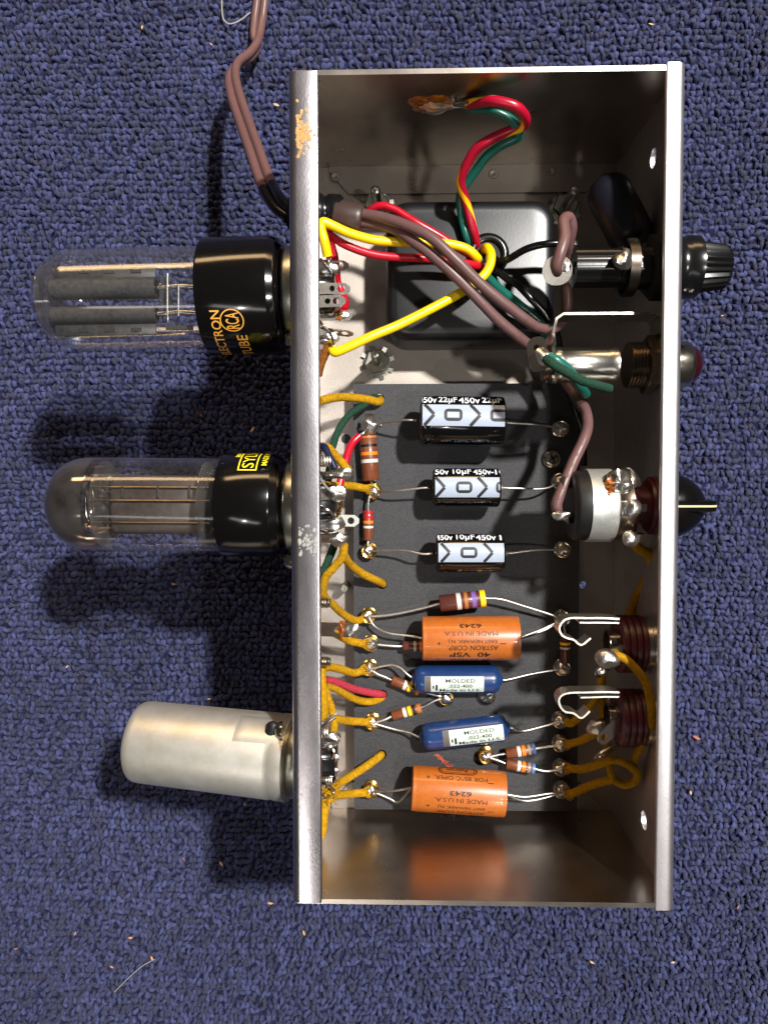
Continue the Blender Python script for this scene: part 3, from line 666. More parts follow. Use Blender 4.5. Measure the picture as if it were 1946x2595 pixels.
def resistor(label, a, b, wpx, z, bands, leads, m='res_brown', zb=None):
    A, B = at(a[0], a[1], z), at(b[0], b[1], z if zb is None else zb); L = (B-A).length; R = rr(wpx, z); t = thing('resistor', label, 'resistor', (A+B)/2-V(0, 0, R), 'banded resistors')
    build('body', MB().lathe(A, B, [(0, R*0.3), (0.02, R*0.93), (0.22, R), (L-0.22, R), (L-0.02, R*0.93), (L, R*0.3)], 26), m, t)
    for f0, f1, bm_ in bands:
        f0, f1 = f0*L, f1*L
        pr = [(f0, R*0.99), (f0+0.03, R+0.07), (f1-0.03, R+0.07), (f1, R*0.99)]
        if f1 > L-0.05: pr += [(f1+0.03, R*0.9), (f1+0.04, 0.2)]
        if f0 < 0.05: pr = [(f0-0.04, 0.2), (f0-0.03, R*0.9)]+pr
        build('colour_band', MB().lathe(A, B, pr, 26), bm_, t)
    for end, pts in leads: lead_part(t, [A if end == 0 else B]+pts, 7)
RZ = EZ-0.2
resistor('largest brown resistor, standing below the big solder ball, black orange and silver bands', (932, 1105), (940, 1218), 43, BZ+4.5, [(0.0, 0.05, 'b_tan'), (0.185, 0.245, 'b_black'), (0.355, 0.43, 'b_orange'), (0.52, 0.60, 'b_white')],
    [(0, [at(936, 1098, RZ), E('T1', -0.3)]), (1, [at(942, 1226, RZ), E('T2', -0.2)])])
resistor('small brown resistor with red and orange bands, between the left solder joints', (933, 1294), (933, 1369), 25.5, BZ+3.6, [(0.0, 0.12, 'b_red'), (0.17, 0.27, 'b_red'), (0.335, 0.43, 'b_orange'), (0.51, 0.59, 'b_white')],
    [(0, [at(933, 1275, RZ), at(937, 1256, RZ), E('T2', -0.4)]), (1, [at(932, 1380, RZ), E('T3', -0.1)])])
resistor('brown resistor with violet band and yellow tip, above the upper orange capacitor', (1114, 1530), (1229, 1516), 42.5, BZ+7.5, [(0.37, 0.47, 'b_white'), (0.535, 0.615, 'b_tan'), (0.70, 0.80, 'b_violet'), (0.885, 1.0, 'b_yellow')],
    [(0, [at(1060, 1544, BZ+6.5), at(990, 1558, BZ+5.5), E('T4', 0.9)]), (1, [at(1270, 1519, BZ+7.5), at(1330, 1537, BZ+6), at(1390, 1556, BZ+5), E('R4', 1.0)])], 'res_dark')
resistor('dark brown resistor tucked under the left end of the orange capacitor', (1021, 1638), (1088, 1638), 26, BZ+3.4, [(0.40, 0.50, 'b_white'), (0.62, 0.72, 'b_orange')],
    [(0, [at(1000, 1638, RZ), E('T5', 0.1)])], 'res_dark')
resistor('brown resistor with yellow band, sloping down to the board below the blue capacitor tip', (993, 1724), (1062, 1751), 25, BZ+3.4, [(0.42, 0.54, 'b_white'), (0.58, 0.70, 'b_yellow'), (0.76, 0.84, 'b_black'), (0.90, 1.0, 'b_tan')],
    [(0, [at(975, 1716, RZ), at(955, 1708, RZ), E('T6', -0.2)]), (1, [at(1085, 1757, RZ), at(1105, 1762, RZ), E('C1')])])
resistor('brown resistor with yellow band, sloping up to the right, between the two blue capacitors', (994, 1815), (1067, 1794), 25, BZ+3.4, [(0.38, 0.50, 'b_white'), (0.55, 0.67, 'b_yellow'), (0.72, 0.80, 'b_black'), (0.86, 1.0, 'b_tan')],
    [(0, [at(975, 1824, RZ), E('T7', 0.3)]), (1, [at(1085, 1785, RZ), at(1105, 1775, RZ), E('C1')])])
resistor('brown resistor with blue tip, upper of the pair beside the lower orange capacitor', (1282, 1910), (1356, 1898), 26.5, BZ+4.0, [(0.38, 0.50, 'b_white'), (0.54, 0.66, 'b_orange'), (0.74, 0.84, 'b_grey'), (0.90, 1.0, 'b_blue')],
    [(0, [at(1260, 1914, RZ), E('C2', 0.3)]), (1, [at(1380, 1894, RZ), E('R7', 0.2)])])
resistor('brown resistor with blue tip, lower of the pair beside the lower orange capacitor', (1282, 1936), (1354, 1949), 26.5, BZ+4.0, [(0.38, 0.50, 'b_white'), (0.54, 0.66, 'b_orange'), (0.74, 0.84, 'b_grey'), (0.90, 1.0, 'b_blue')],
    [(0, [at(1262, 1928, RZ), E('C2', -0.2)]), (1, [at(1385, 1955, RZ), E('R8', 0.2)])])
resistor('dark resistor with yellow band standing at the right board edge by a jack spring', (1432, 1614), (1432, 1680), 26, BZ+4.0, [(0.20, 0.30, 'b_yellow'), (0.38, 0.46, 'b_white')],
    [(0, [at(1431, 1598, RZ), E('R4', 0.0)]), (1, [E('R5', 0.2)])], 'res_dark')

# ------------------------------------------------------------------ power transformer (bell through the floor)
def rring(cx, cy, wx, wy, r, z, n=7):
    return [V(cx+x, cy+y, z) for x, y in rrect(-wx/2, -wy/2, wx/2, wy/2, r, n)]
TZ = FZ+23.5
p0, p1 = at(977, 503, TZ), at(1408, 857, TZ); tcx, tcy, tw, tl_ = (p0.x+p1.x)/2, (p0.y+p1.y)/2, p1.x-p0.x, p0.y-p1.y
tf = thing('power_transformer', 'black enamelled transformer bell under the wires, near the upper end wall', 'transformer', (tcx, tcy, ZC))
mb = MB(); rings = []
for ins, z in ((0, FZ+0.02), (0, TZ-4.2), (0.35, TZ-2.6), (1.3, TZ-1.1), (2.7, TZ-0.25), (4.4, TZ)): rings.append(rring(tcx, tcy, tw-2*ins, tl_-2*ins, 8-ins*0.6, z))
build('upper_bell', mb.loft(rings), 'enamel', tf)
mb = MB().box((tcx, tcy, FZ-TW-9.1), (tw+8, tl_+12, 18)); build('laminated_core', mb, 'black_matte', tf)
mb = MB(); rings = []
for ins, z in ((0, FZ-TW-18.12), (0, ZC+6), (1.3, ZC+2.4), (4.4, ZC+0.4)): rings.append(rring(tcx, tcy, tw+2-2*ins, tl_-2*ins, 8-ins*0.6, z))
build('lower_bell', mb.loft(rings), 'enamel', tf)
gc = at(1236, 645, TZ)
mb = MB().lathe(gc, gc+V(0, 0, 1), [(0.02, 7.6), (0.9, 7.4), (1.6, 6.6), (1.8, 5.8), (1.5, 4.9), (0.3, 4.4), (0.25, 0.05)], 30); build('grommet', mb, 'black_plastic', tf)
# bolts with toothed washers at the transformer feet
def bolt(label, px, py, top, tilt=(0, 0)):
    b = at(px, py, FZ+2); b = V(b.x, b.y, FZ+0.03); t = thing('mounting_bolt', label, 'bolt', b, 'transformer mounting bolts')
    build('washer', MB().lathe(b, b+V(0, 0, 1), [(0, 5.6), (0.6, 5.5), (0.7, 3)], 28), 'zinc', t)
    for k in range(8):
        a = k*math.pi/4+0.3; R = Matrix.Rotation(a, 3, 'Z') @ Matrix.Rotation(0.35, 3, 'X')
        build('washer_tooth', MB().box(b+V(math.cos(a)*5.7, math.sin(a)*5.7, 0.8), (1.8, 1.7, 0.5), R), 'zinc', t)
    n = MB(); rings = [[b+V(q*math.cos(k*math.pi/3+0.2), q*math.sin(k*math.pi/3+0.2), z) for k in range(6)] for q, z in ((4.6, 0.75), (4.9, 1.2), (4.9, 4.0), (4.4, 4.6), (2.4, 4.6))]
    build('hex_nut', n.loft(rings, flat=True), 'zinc', t)
    pr = [(3.5, 1.75)]; z = 4.6
    while z < top-0.6: pr += [(z, 1.85), (z+0.4, 1.6)]; z += 0.8
    pr += [(top-0.4, 1.7), (top, 1.3), (top+0.01, 0.05)]
    ax = V(tilt[0], tilt[1], 1); build('threaded_shank', MB().lathe(b, b+ax, pr, 16), 'zinc', t)
bolt('zinc bolt and toothed washer left of the bell, below the yellow wire', 956, 918, 22)
bolt('zinc bolt and nut left of the bell, behind the brown cord sleeve', 955, 520, 18)
bolt('zinc bolt and nut right of the bell, in the shade by the fuse holder', 1431, 525, 20)

# ------------------------------------------------------------------ strain relief + brown cords
sr = thing('strain_relief', 'black strain relief bushing where the brown cord enters the left wall', 'strain relief', at(840, 545, -38))
a, b = at(770, 540, -33), at(870, 540, -33)
build('bushing', MB().lathe(V(-57, a.y, -33), V(0, a.y, -33), [(0, 6.0), (1.5, 6.4), (5, 6.4), (6, 5.6), (6.8, 5.4), (7.6, 6.2), (11.5, 6.0), (12.6, 5.0), (12.7, 1)], 24), 'black_plastic', sr)
build('flange', MB().lathe(V(-58.55, a.y, -33), V(-70, a.y, -33), [(0, 7.5), (1.2, 7.4), (2.2, 6.0), (5.0, 5.0), (5.2, 1)], 24), 'black_plastic', sr)
build('sleeve', MB().lathe(at(848, 541, -31), at(922, 556, -31), [(0, 4.8), (0.4, 5.0), (7.6, 4.9), (9.0, 4.75), (9.4, 4.3), (9.41, 1)], 24, squash=0.9), 'sleeve_brown', sr)
cord = thing('mains_cable', 'brown two-strand power cord crossing the carpet into the box and over the transformer', 'cord', at(640, 60, ZC))
def conductor(parent, name, pts, wpx=None, R=None, m='cord_brown', nub=True, sides=12):
    P = spline(pxs(pts), 8); R = R or rr(wpx, pts[0][2]); o = build(name, MB().tube(P, R, sides), m, parent)
    return o, P, R
OUT = [(664, -60, CZ+2), (661, 0, CZ+2), (655, 50, CZ+2), (651, 88, CZ+4), (652, 112, CZ+7), (634, 138, CZ+12), (603, 160, CZ+19), (589, 191, CZ+27), (596, 238, CZ+38), (619, 308, CZ+52), (644, 378, CZ+66), (664, 437, CZ+76), (681, 478, CZ+84), (705, 515, CZ+91), (735, 540, CZ+95)]
offs = []
for i, p in enumerate(OUT):
    q0, q1 = OUT[max(0, i-1)], OUT[min(len(OUT)-1, i+1)]; dx, dy = q1[0]-q0[0], q1[1]-q0[1]; l = math.hypot(dx, dy); offs.append((-dy/l, dx/l))
twist = [1, 1, 1, 0.85, 0.15, 0.05, 0.3, .85, 1, 1, 1, 1, 1, .9, .7]
for sgn in (1, -1):
    pts = []
    for p, n_, k in zip(OUT, offs, twist):
        q = at(*p); e = at(p[0]+n_[0], p[1]+n_[1], p[2])-q; e.normalize(); pts.append(q+e*sgn*1.75*k+V(0, 0, -sgn*1.75*math.sqrt(max(0, 1-k*k))))
    i0 = next(i for i, p in enumerate(OUT) if p[1] == 478)
    build('strand', MB().tube(spline(pts[:i0+1], 8), 1.85, 12), 'cord_brown', cord); build('black_end', MB().tube(spline(pts[i0-1:], 8)[7:], 1.95, 12), 'wire_black', cord)
    nb = MB(); P = spline(pts[:i0+1], 10)
    for i in range(10, len(P)-4, 3):                                   # moulded dashes along the strand
        d = (P[i+1]-P[i-1]).normalized(); c = P[i]+((CAM-P[i]).normalized())*1.8; R = d.to_track_quat('X', 'Z').to_matrix(); nb.bbox(c, (1.5, 0.5, 0.3), 0.1, R)
    build('moulded_mark', nb, 'cord_brown', cord)
C1 = [(915, 541, -31), (971, 551, -28), (1031, 571, -25), (1092, 601, -23), (1152, 655, -23), (1212, 714, -25), (1262, 756, -27), (1300, 785, -29), (1335, 812, -31), (1362, 828, -33), (1400, 832, -36), (1428, 810, -38), (1437, 770, -36), (1434, 715, -33), (1432, 670, -29), (1440, 617, -22), (1448, 575, -18), (1441, 551, -16), (1428, 560, -14), (1431, 600, -11), (1420, 640, -10), (1410, 672, -11), (1412, 684, -13)]
C2 = [(915, 563, -33), (965, 570, -31), (1005, 582, -29), (1046, 610, -27), (1092, 644, -26), (1152, 697, -26), (1212, 758, -28), (1262, 810, -31), (1310, 850, -34), (1345, 878, -37), (1380, 905, -41), (1420, 950, -41), (1450, 990, -37), (1470, 1018, -33), (1484, 1042, -29), (1489, 1077, -26), (1479, 1114, -23), (1454, 1167, -21), (1432, 1221, -19), (1411, 1275, -18), (1414, 1296, -19)]
for C in (C1, C2):
    o, P, R = conductor(cord, 'strand', C, R=1.85)
    nb = MB()
    for i in range(14, len(P)-10, 4):
        d = (P[i+1]-P[i-1]).normalized(); c = P[i]+((CAM-P[i]).normalized()+V(0.15, 0.1, 0))*1.72; nb.bbox(c, (1.5, 0.55, 0.35), 0.12, d.to_track_quat('X', 'Z').to_matrix())
    build('moulded_mark', nb, 'cord_brown', cord)
build('dark_sleeve', MB().tube(pxs([(1462, 1006, -34.6), (1478, 1032, -30.8)]), 2.2, 12), 'sleeve_brown', cord)
# ------------------------------------------------------------------ hook-up wires
def wire(name, label, pts, wpx, m, group=None, taper=None, bumpy=0.0, sides=12, end=None):
    P = spline(pxs(pts), 7); zm = pts[len(pts)//2][2]; R = rr(wpx, zm)
    mbw = MB().tube(P, R, sides, bumpy=bumpy)
    if not end:
        return tag(build(name, mbw, m), label, 'wire', group)
    t = thing(name, label, 'wire', (P[0]+P[-1])/2, group); build('insulation', mbw, m, t)
    for e in end:
        if e == 'fray':
            f = MB(); d = (P[-1]-P[-3]).normalized()
            for k in range(14):
                q = (frame(d)[0]*math.cos(k*0.45)+frame(d)[1]*math.sin(k*0.45)); f.tube([P[-1]-d*0.8+q*R*0.8, P[-1]+d*0.4+q*R*1.15, P[-1]+d*random.uniform(0.9, 1.8)+q*R*random.uniform(1.1, 1.5)], 0.22, 5)
            build('frayed_end', f, m, t)
        elif e[0] == 'core': build('bare_end', MB().tube(spline([P[-1]]+[Vector(x) for x in e[1]], 5), R*0.45, 8), 'tin', t)
        elif e[0] == 'core0': build('bare_end', MB().tube(spline([P[0]]+[Vector(x) for x in e[1]], 5), R*0.45, 8), 'tin', t)
    return t
GT = 'plastic wires from the transformer'
wire('red_yellow_wire', 'red wire with yellow spiral stripe from the end wall joint to the transformer', [(1186, 262, -15), (1220, 258, -11), (1254, 255, -8), (1308, 269, -8), (1332, 298, -12), (1323, 320, -16), (1290, 331, -18), (1236, 356, -20), (1200, 385, -23), (1172, 439, -28), (1168, 468, -31), (1181, 512, -36), (1195, 566, -39), (1203, 594, -41), (1209, 632, -46)], 24.5, 'wire_striped', GT)
wire('green_wire', 'green wire running beside the striped wire from the end wall joint', [(1186, 274, -19), (1220, 276, -16), (1254, 282, -14), (1294, 302, -15), (1312, 331, -18), (1312, 347, -20), (1272, 367, -22), (1236, 392, -25), (1211, 425, -29), (1185, 461, -33), (1166, 497, -37), (1168, 530, -39), (1172, 560, -41), (1182, 600, -42), (1192, 632, -47)], 22.5, 'wire_green', GT)
wire('green_wire', 'teal green wire leaving the transformer under the brown cord towards the pilot lamp', [(1222, 690, -45), (1240, 708, -41), (1267, 734, -38), (1310, 769, -36), (1362, 812, -38), (1384, 850, -40), (1400, 880, -36)], 25, 'wire_green', GT)
wire('yellow_wire', 'yellow plastic wire arching from the upper tube socket straight to the transformer', [(830, 648, -27), (822, 610, -25), (813, 575, -25), (820, 562, -25), (845, 572, -26), (885, 590, -28), (945, 607, -31), (1000, 612, -33), (1062, 614, -35), (1130, 617, -36), (1180, 629, -37), (1207, 651, -39), (1216, 668, -46)], 23.5, 'wire_yellow', GT, end=[('core0', [at(834, 660, -28), at(838, 672, -30)])])
wire('yellow_wire', 'yellow plastic wire running from below the socket lugs up to the transformer', [(842, 884, -28), (850, 892, -27), (880, 880, -27), (945, 850, -28), (1010, 823, -30), (1100, 778, -32), (1165, 742, -34), (1218, 705, -35), (1240, 675, -36), (1244, 645, -37), (1234, 627, -40), (1222, 640, -48)], 23.5, 'wire_yellow', GT)
wire('red_wire', 'red printed wire running below the upper yellow wire to the transformer', [(842, 650, -33), (826, 610, -31), (815, 586, -31), (835, 595, -31), (874, 619, -32), (929, 640, -33), (986, 650, -34), (1061, 653, -35), (1116, 658, -36), (1175, 666, -37), (1214, 674, -41), (1228, 672, -48)], 21, 'wire_red', GT)
wire('red_wire', 'red wire arching over behind the brown cord near the strain relief', [(905, 585, -44), (925, 550, -40), (947, 527, -37), (972, 521, -36), (1002, 531, -36), (1031, 549, -36), (1061, 567, -36), (1110, 595, -37), (1165, 630, -38), (1200, 650, -41), (1225, 655, -48)], 20, 'wire_red', GT)
wire('red_wire', 'red wire looping behind the upper socket lugs', [(832, 600, -36), (846, 640, -40), (852, 680, -43), (856, 715, -46), (868, 745, -46), (876, 768, -44), (870, 786, -40)], 19, 'wire_red')
wire('black_wire', 'black wire from the transformer arching up to the fuse holder', [(1250, 650, -47), (1268, 664, -41), (1290, 655, -37), (1332, 631, -33), (1375, 619, -31), (1420, 617, -31), (1462, 632, -33), (1490, 645, -36)], 18, 'wire_black', GT)
wire('black_wire', 'black wire from the transformer running down under the lamp bracket', [(1240, 678, -47), (1262, 688, -41), (1285, 706, -39), (1312, 722, -37), (1345, 756, -36), (1384, 799, -38), (1412, 850, -42), (1420, 900, -46), (1430, 960, -48), (1455, 1030, -48), (1475, 1100, -50), (1480, 1180, -52)], 18, 'wire_black', GT)
GY = 'yellow cloth wires'
cw = dict(m='cloth_yellow', group=GY, bumpy=0.05)
def cloth(label, pts, wpx=21, **k): a = dict(cw); a.update(k); return wire('cloth_wire', label, pts, wpx, **a)
cloth('yellow cloth wire entering the uppermost hole of the board', [(810, 1016, -36), (838, 1009, -40), (872, 1006, -46), (931, 1012, -53), (958, 1018, -56), (966, 1012, -61)])
wire('cloth_wire', 'dark green cloth wire entering the uppermost hole of the board', [(952, 1006, -61), (945, 1008, -56), (925, 1025, -53), (886, 1050, -47), (858, 1090, -43), (843, 1132, -40), (834, 1170, -38)], 18, 'cloth_green', 'dark cloth wires', bumpy=0.05)
wire('red_wire', 'short red wire soldered to the big solder ball on the board', [(860, 1232, -44), (868, 1200, -45), (875, 1172, -46), (883, 1143, -48), (895, 1120, -50), (911, 1104, -51)], 20, 'wire_red', end=[('core', [at(922, 1096, -51), E('T1', 0.8)])])
wire('navy_wire', 'dark blue wire arching onto the middle tube socket', [(806, 1150, -38), (810, 1132, -32), (822, 1132, -28), (833, 1154, -26), (849, 1187, -25)], 18, 'wire_navy')
cloth('yellow cloth wire arching beside the dark blue wire at the middle socket', [(812, 1134, -36), (830, 1133, -33), (848, 1152, -31), (866, 1172, -29), (886, 1197, -28)])
cloth('yellow cloth wire with frayed end at the solder joint below the largest resistor', [(822, 1230, -38), (845, 1231, -42), (870, 1231, -46), (900, 1233, -51), (931, 1239, -53)], end=['fray'])
cloth('yellow cloth wire entering the board hole below the left solder joints', [(868, 1398, -36), (879, 1420, -40), (890, 1433, -44), (920, 1455, -50), (952, 1470, -54), (971, 1480, -60)])
cloth('yellow cloth wire from the middle socket to the eyelet above the ground lug', [(872, 1378, -26), (868, 1410, -27), (846, 1438, -28), (826, 1462, -29), (819, 1490, -31), (822, 1512, -34), (844, 1533, -40), (863, 1551, -45), (886, 1567, -50), (905, 1573, -53), (922, 1568, -53.5)], 21)
wire('cloth_wire', 'dark green cloth wire slanting down behind the lip below the middle socket', [(850, 1372, -34), (840, 1400, -34), (820, 1448, -33), (806, 1476, -33)], 21, 'cloth_green', 'dark cloth wires', bumpy=0.05)
wire('cloth_wire', 'dark green cloth wire behind the lugs of the middle socket', [(836, 1170, -42), (832, 1220, -44), (830, 1290, -46), (838, 1350, -46)], 18, 'cloth_green', 'dark cloth wires', bumpy=0.05)
cloth('yellow cloth wire emerging from under the ground lug to an eyelet', [(850, 1606, -44), (865, 1614, -47), (878, 1621, -50), (896, 1627, -52), (924, 1632, -53)], end=['fray'])
cloth('yellow cloth wire from the lower screw to the eyelet by the level blue capacitor', [(806, 1697, -34), (820, 1692, -36), (840, 1691, -41), (867, 1697, -46), (896, 1706, -51), (918, 1700, -53)], end=['fray'])
cloth('long yellow cloth wire running down just inside the left lip', [(815, 1694, -33), (815, 1720, -31), (818, 1765, -30), (821, 1803, -30), (816, 1833, -31)], 24)
cloth('yellow cloth wire hanging beside the long one above the lower socket', [(822, 1740, -36), (830, 1768, -36), (840, 1795, -34), (846, 1832, -32), (846, 1856, -31)], 20)
wire('cloth_wire', 'red cloth wire paired with a yellow one into the board', [(824, 1722, -38), (857, 1731, -43), (896, 1746, -49), (934, 1755, -54), (966, 1760, -57), (972, 1762, -61)], 19, 'cloth_red', bumpy=0.05)
cloth('yellow cloth wire running under the red cloth wire into the board', [(826, 1738, -38), (853, 1747, -43), (886, 1766, -49), (915, 1777, -54), (944, 1778, -56), (968, 1768, -59), (972, 1764, -62)], 19)
cloth('yellow cloth wire to the eyelet between the two sloping resistors', [(850, 1822, -42), (870, 1826, -46), (890, 1828, -50), (932, 1831, -53)], end=['fray'])
cloth('yellow cloth wire rising from the lower socket into a board hole', [(848, 1996, -40), (860, 1986, -44), (880, 1973, -48), (914, 1952, -53), (944, 1931, -56), (962, 1917, -58), (968, 1911, -62)])
cloth('yellow cloth wire from the lower socket to the lowest left eyelet', [(846, 2016, -42), (870, 2014, -47), (892, 2012, -51), (927, 2009, -53)], end=['fray'])
cloth('thick yellow cloth wire hanging down at the lower left inside corner', [(838, 2020, -36), (826, 2036, -35), (822, 2058, -34), (819, 2088, -33), (812, 2122, -32)], 24)
wire('cloth_wire', 'scorched brownish yellow cloth wire at the lower lug of the upper socket', [(836, 856, -28), (834, 872, -28), (824, 894, -29), (812, 925, -31), (806, 950, -33)], 22, 'cloth_scorched', bumpy=0.06)
GR = 'yellow cloth wires on the jack side'
cr = dict(group=GR)
cloth('yellow cloth wire from the volume control down along the right wall', [(1604, 1376, -22), (1622, 1392, -22), (1644, 1406, -24), (1651, 1432, -27), (1636, 1474, -32), (1608, 1528, -38), (1590, 1580, -42)], 26, **cr)
cloth('yellow cloth wire arching from the upper jack lug down past the lower jack', [(1556, 1662, -17), (1580, 1668, -15), (1604, 1688, -14), (1634, 1727, -14), (1648, 1777, -15), (1651, 1830, -17), (1632, 1872, -20), (1608, 1925, -26), (1602, 1950, -30)], 22, **cr)
cloth('yellow cloth wire looped in a ring below the lower jack', [(1536, 1930, -30), (1556, 1926, -27), (1590, 1938, -25), (1614, 1958, -26), (1608, 1982, -28), (1582, 1990, -30), (1558, 1978, -32), (1547, 1955, -33), (1544, 1930, -34)], 20, **cr)
cloth('yellow cloth wire slanting up from the eyelet by the slanted blue capacitor', [(1434, 1828, -53), (1448, 1833, -51), (1480, 1806, -46), (1507, 1778, -42), (1522, 1740, -38), (1526, 1700, -36)], 20, end=None, **cr)
cloth('yellow cloth wire behind the jacks, standing between them', [(1524, 1730, -44), (1526, 1790, -45), (1530, 1850, -45), (1540, 1900, -44)], 20, **cr)
cloth('yellow cloth wire from the upper pair resistor towards the lower jack', [(1520, 1850, -42), (1498, 1864, -46), (1470, 1878, -50), (1441, 1886, -53)], 20, end=['fray'], **cr)
cloth('yellow cloth wire from the lower pair resistor to the lower jack lug', [(1540, 1930, -36), (1498, 1944, -44), (1470, 1950, -49), (1442, 1948, -53)], 21, end=['fray'], **cr)
cloth('yellow cloth wire from the lowest right eyelet into the looped ring', [(1556, 1974, -34), (1520, 1984, -41), (1490, 1994, -47), (1446, 2014, -53)], 21, end=['fray'], **cr)

# ------------------------------------------------------------------ fuse holder
fz = -15.0; P = at(1600, 678, fz); fy = P.y
def X(px, z=fz): return at(px, 678, z+(7 if px > 1700 else 0)).x
fh = thing('fuse_holder', 'black fuse holder with knurled cap through the right wall', 'fuse holder', (58, fy, fz-8))
WX = HX-TW
build('barrel', MB().lathe(V(X(1452), fy, fz), V(100, fy, fz), [(0, 3.0), (0.1, 6.2), (14, 6.2), (14.2, 6.9), (WX-X(1452), 6.9)], 40, rib=(10, 0.10)), 'black_plastic', fh)
build('hex_nut', MB().loft([[V(x, fy+q*math.cos(k*math.pi/3), fz+q*math.sin(k*math.pi/3)) for k in range(6)] for x, q in ((WX-4.6, 9.4), (WX-4.0, 10.4), (WX-0.1, 10.4))], flat=True), 'black_matte', fh)
build('flange', MB().lathe(V(HX+0.05, fy, fz), V(100, fy, fz), [(0, 9.9), (0.8, 9.9), (1.3, 9.3), (4.6, 9.1), (5.2, 9.6), (X(1783)-HX, 9.5), (X(1784)-HX, 4)], 40), 'black_plastic', fh)
x0 = X(1781)
build('knurled_cap', MB().lathe(V(x0, fy, fz), V(120, fy, fz), [(0, 7.9), (0.3, 7.9), (8.6, 6.9), (9.6, 6.6), (10.0, 5.9), (10.05, 0.05)], 96, rib=(24, 0.10)), 'black_plastic', fh)
lp = at(1412, 684, fz)
m_ = MB(); plate(m_, rrect(-4.6, -4.6, 4.6, 4.6, 4.2, 5), [circle(0, -0.6, 1.5, n=12)[::-1]], 0.9, lp, (1, 0, 0.15), (0, 1, 0.5)); build('end_lug', m_, 'tin', fh)
build('lug_solder', MB().blob(lp+V(2.5, 1.2, 0.8), 2.0, 0.25, (1.2, 1, 0.6)), 'solder', fh)
sl = MB(); c = V(X(1592), fy, fz)
sl.ribbon([c+V(0, 8.6*math.cos(a), 8.6*math.sin(a)) for a in [math.radians(q) for q in range(20, 260, 15)]], (3.0, 0, 0), 0.7); build('side_lug', sl, 'dark_lug', fh)
build('lug_solder', MB().blob(at(1577, 658, -6), 2.8, 0.3, (0.9, 1.1, 0.9), 14), 'solder', fh)
# black tubular capacitor in the shade
a, b = at(1525, 452, -32), at(1612, 622, -26)
tc_ = thing('tubular_capacitor', 'dark tubular capacitor leaning in the shade of the upper right corner', 'capacitor', (a+b)/2-V(0, 0, 7)); L = (b-a).length
build('body', MB().lathe(a, b, [(6.0-6.0*math.cos(q), max(0.05, 7.4*math.sin(q))) for q in (0.0, 0.25, 0.5, 0.75, 1.0, 1.25, 1.57)]+[(L-5, 7.4), (L-3, 7.0), (L-1.2, 5.8), (L-0.2, 3.6), (L, 0.5)], 40), 'tar', tc_)
lead_part(tc_, [b, at(1612, 612, -18), at(1600, 640, -10), at(1578, 655, -6)], 9)
# ------------------------------------------------------------------ pilot lamp
pz = -20.0; py_ = 925; P = at(1500, py_, pz); ly = P.y
def XP(px): return at(px, py_, pz).x
pl = thing('pilot_lamp', 'silver pilot lamp socket with bracket and dark red jewel outside the right wall', 'lamp', (58, ly, pz-6))
Lb = XP(1560)-XP(1397)
build('socket_barrel', MB().lathe(V(XP(1397), ly, pz), V(100, ly, pz), [(0, 3), (0.05, 5.5), (0.5, 5.8), (3, 5.8), (3.3, 5.6), (Lb-3, 5.6), (Lb-2.5, 5.9), (Lb, 5.9), (Lb, 3)], 32), 'tin', pl)
th = [(0, 4), (0.05, 7.2)]; q = 0.3; Lt = WX-XP(1588)
while q < Lt-3.4: th += [(q, 7.4), (q+0.5, 6.8)]; q += 1.0
th += [(Lt-3.3, 7.2), (Lt, 7.2)]
build('threaded_body', MB().lathe(V(XP(1588), ly, pz), V(100, ly, pz), th, 32), 'steel_dark', pl)
build('hex_nut', MB().loft([[V(x, ly+q*math.cos(k*math.pi/3+0.3), pz+q*math.sin(k*math.pi/3+0.3)) for k in range(6)] for x, q in ((WX-4.2, 8.6), (WX-3.6, 9.6), (WX-1.0, 9.6))], flat=True), 'steel_dark', pl)
build('bezel', MB().lathe(V(HX+0.05, ly, pz), V(100, ly, pz), [(0, 8.6), (1.0, 8.5), (1.4, 7.6), (7.6, 7.4), (8.8, 6.8), (9.2, 6.0), (9.2, 3)], 32), 'nickel', pl)
build('jewel', MB().lathe(V(HX+8.8, ly, pz), V(100, ly, pz), [(0, 6.3), (1.5, 5.9), (2.8, 4.8), (3.7, 3.2), (4.1, 1.4), (4.15, 0.05)], 32, rib=(12, 0.05)), 'jewel', pl)
by = at(1500, 803, pz+2).y; bw = V(0, 0, 11)
br_ = [V(WX-0.6, ly-2, pz+2), V(WX-0.6, by-2, pz+2), V(WX-1.4, by-0.5, pz+2), V(WX-3, by, pz+2), V(XP(1415), by, pz+2), V(XP(1398), by-1.5, pz+2), V(XP(1390), by-6, pz+2), V(XP(1397), by-9, pz+1), V(XP(1394), ly+5, pz), V(XP(1394), ly-5, pz)]
build('bracket', MB().ribbon(br_, bw, 0.8), 'nickel', pl)
q = V(XP(1385), ly, pz)
build('contact_stack', MB().lathe(q+V(-1.5, 0, 0), q+V(3, 0, 0), [(0, 2.0), (0.1, 5.0), (0.9, 5.2), (1.0, 4.6), (1.9, 4.8), (2.0, 5.4), (2.9, 5.4), (3.0, 3)], 20), 'steel_dark', pl)
m_ = MB(); plate(m_, rrect(-3.2, -6.5, 3.2, 5.0, 2.8, 4), [circle(0, 1.5, 1.2, n=10)[::-1]], 0.8, at(1362, 892, -16), (1, 0.2, 0.5), (0.3, 1, 0)); build('contact_lug', m_, 'tin', pl)
build('lug_solder', MB().blob(at(1378, 905, -13), 2.4, 0.3, (1, 1.2, 0.8)), 'solder', pl)
wire('green_wire', 'short teal wire tail lying over the pilot lamp barrel', [(1390, 904, -12), (1408, 912, -11), (1432, 930, -12), (1455, 955, -14), (1472, 980, -18), (1484, 998, -24)], 26, 'wire_green')
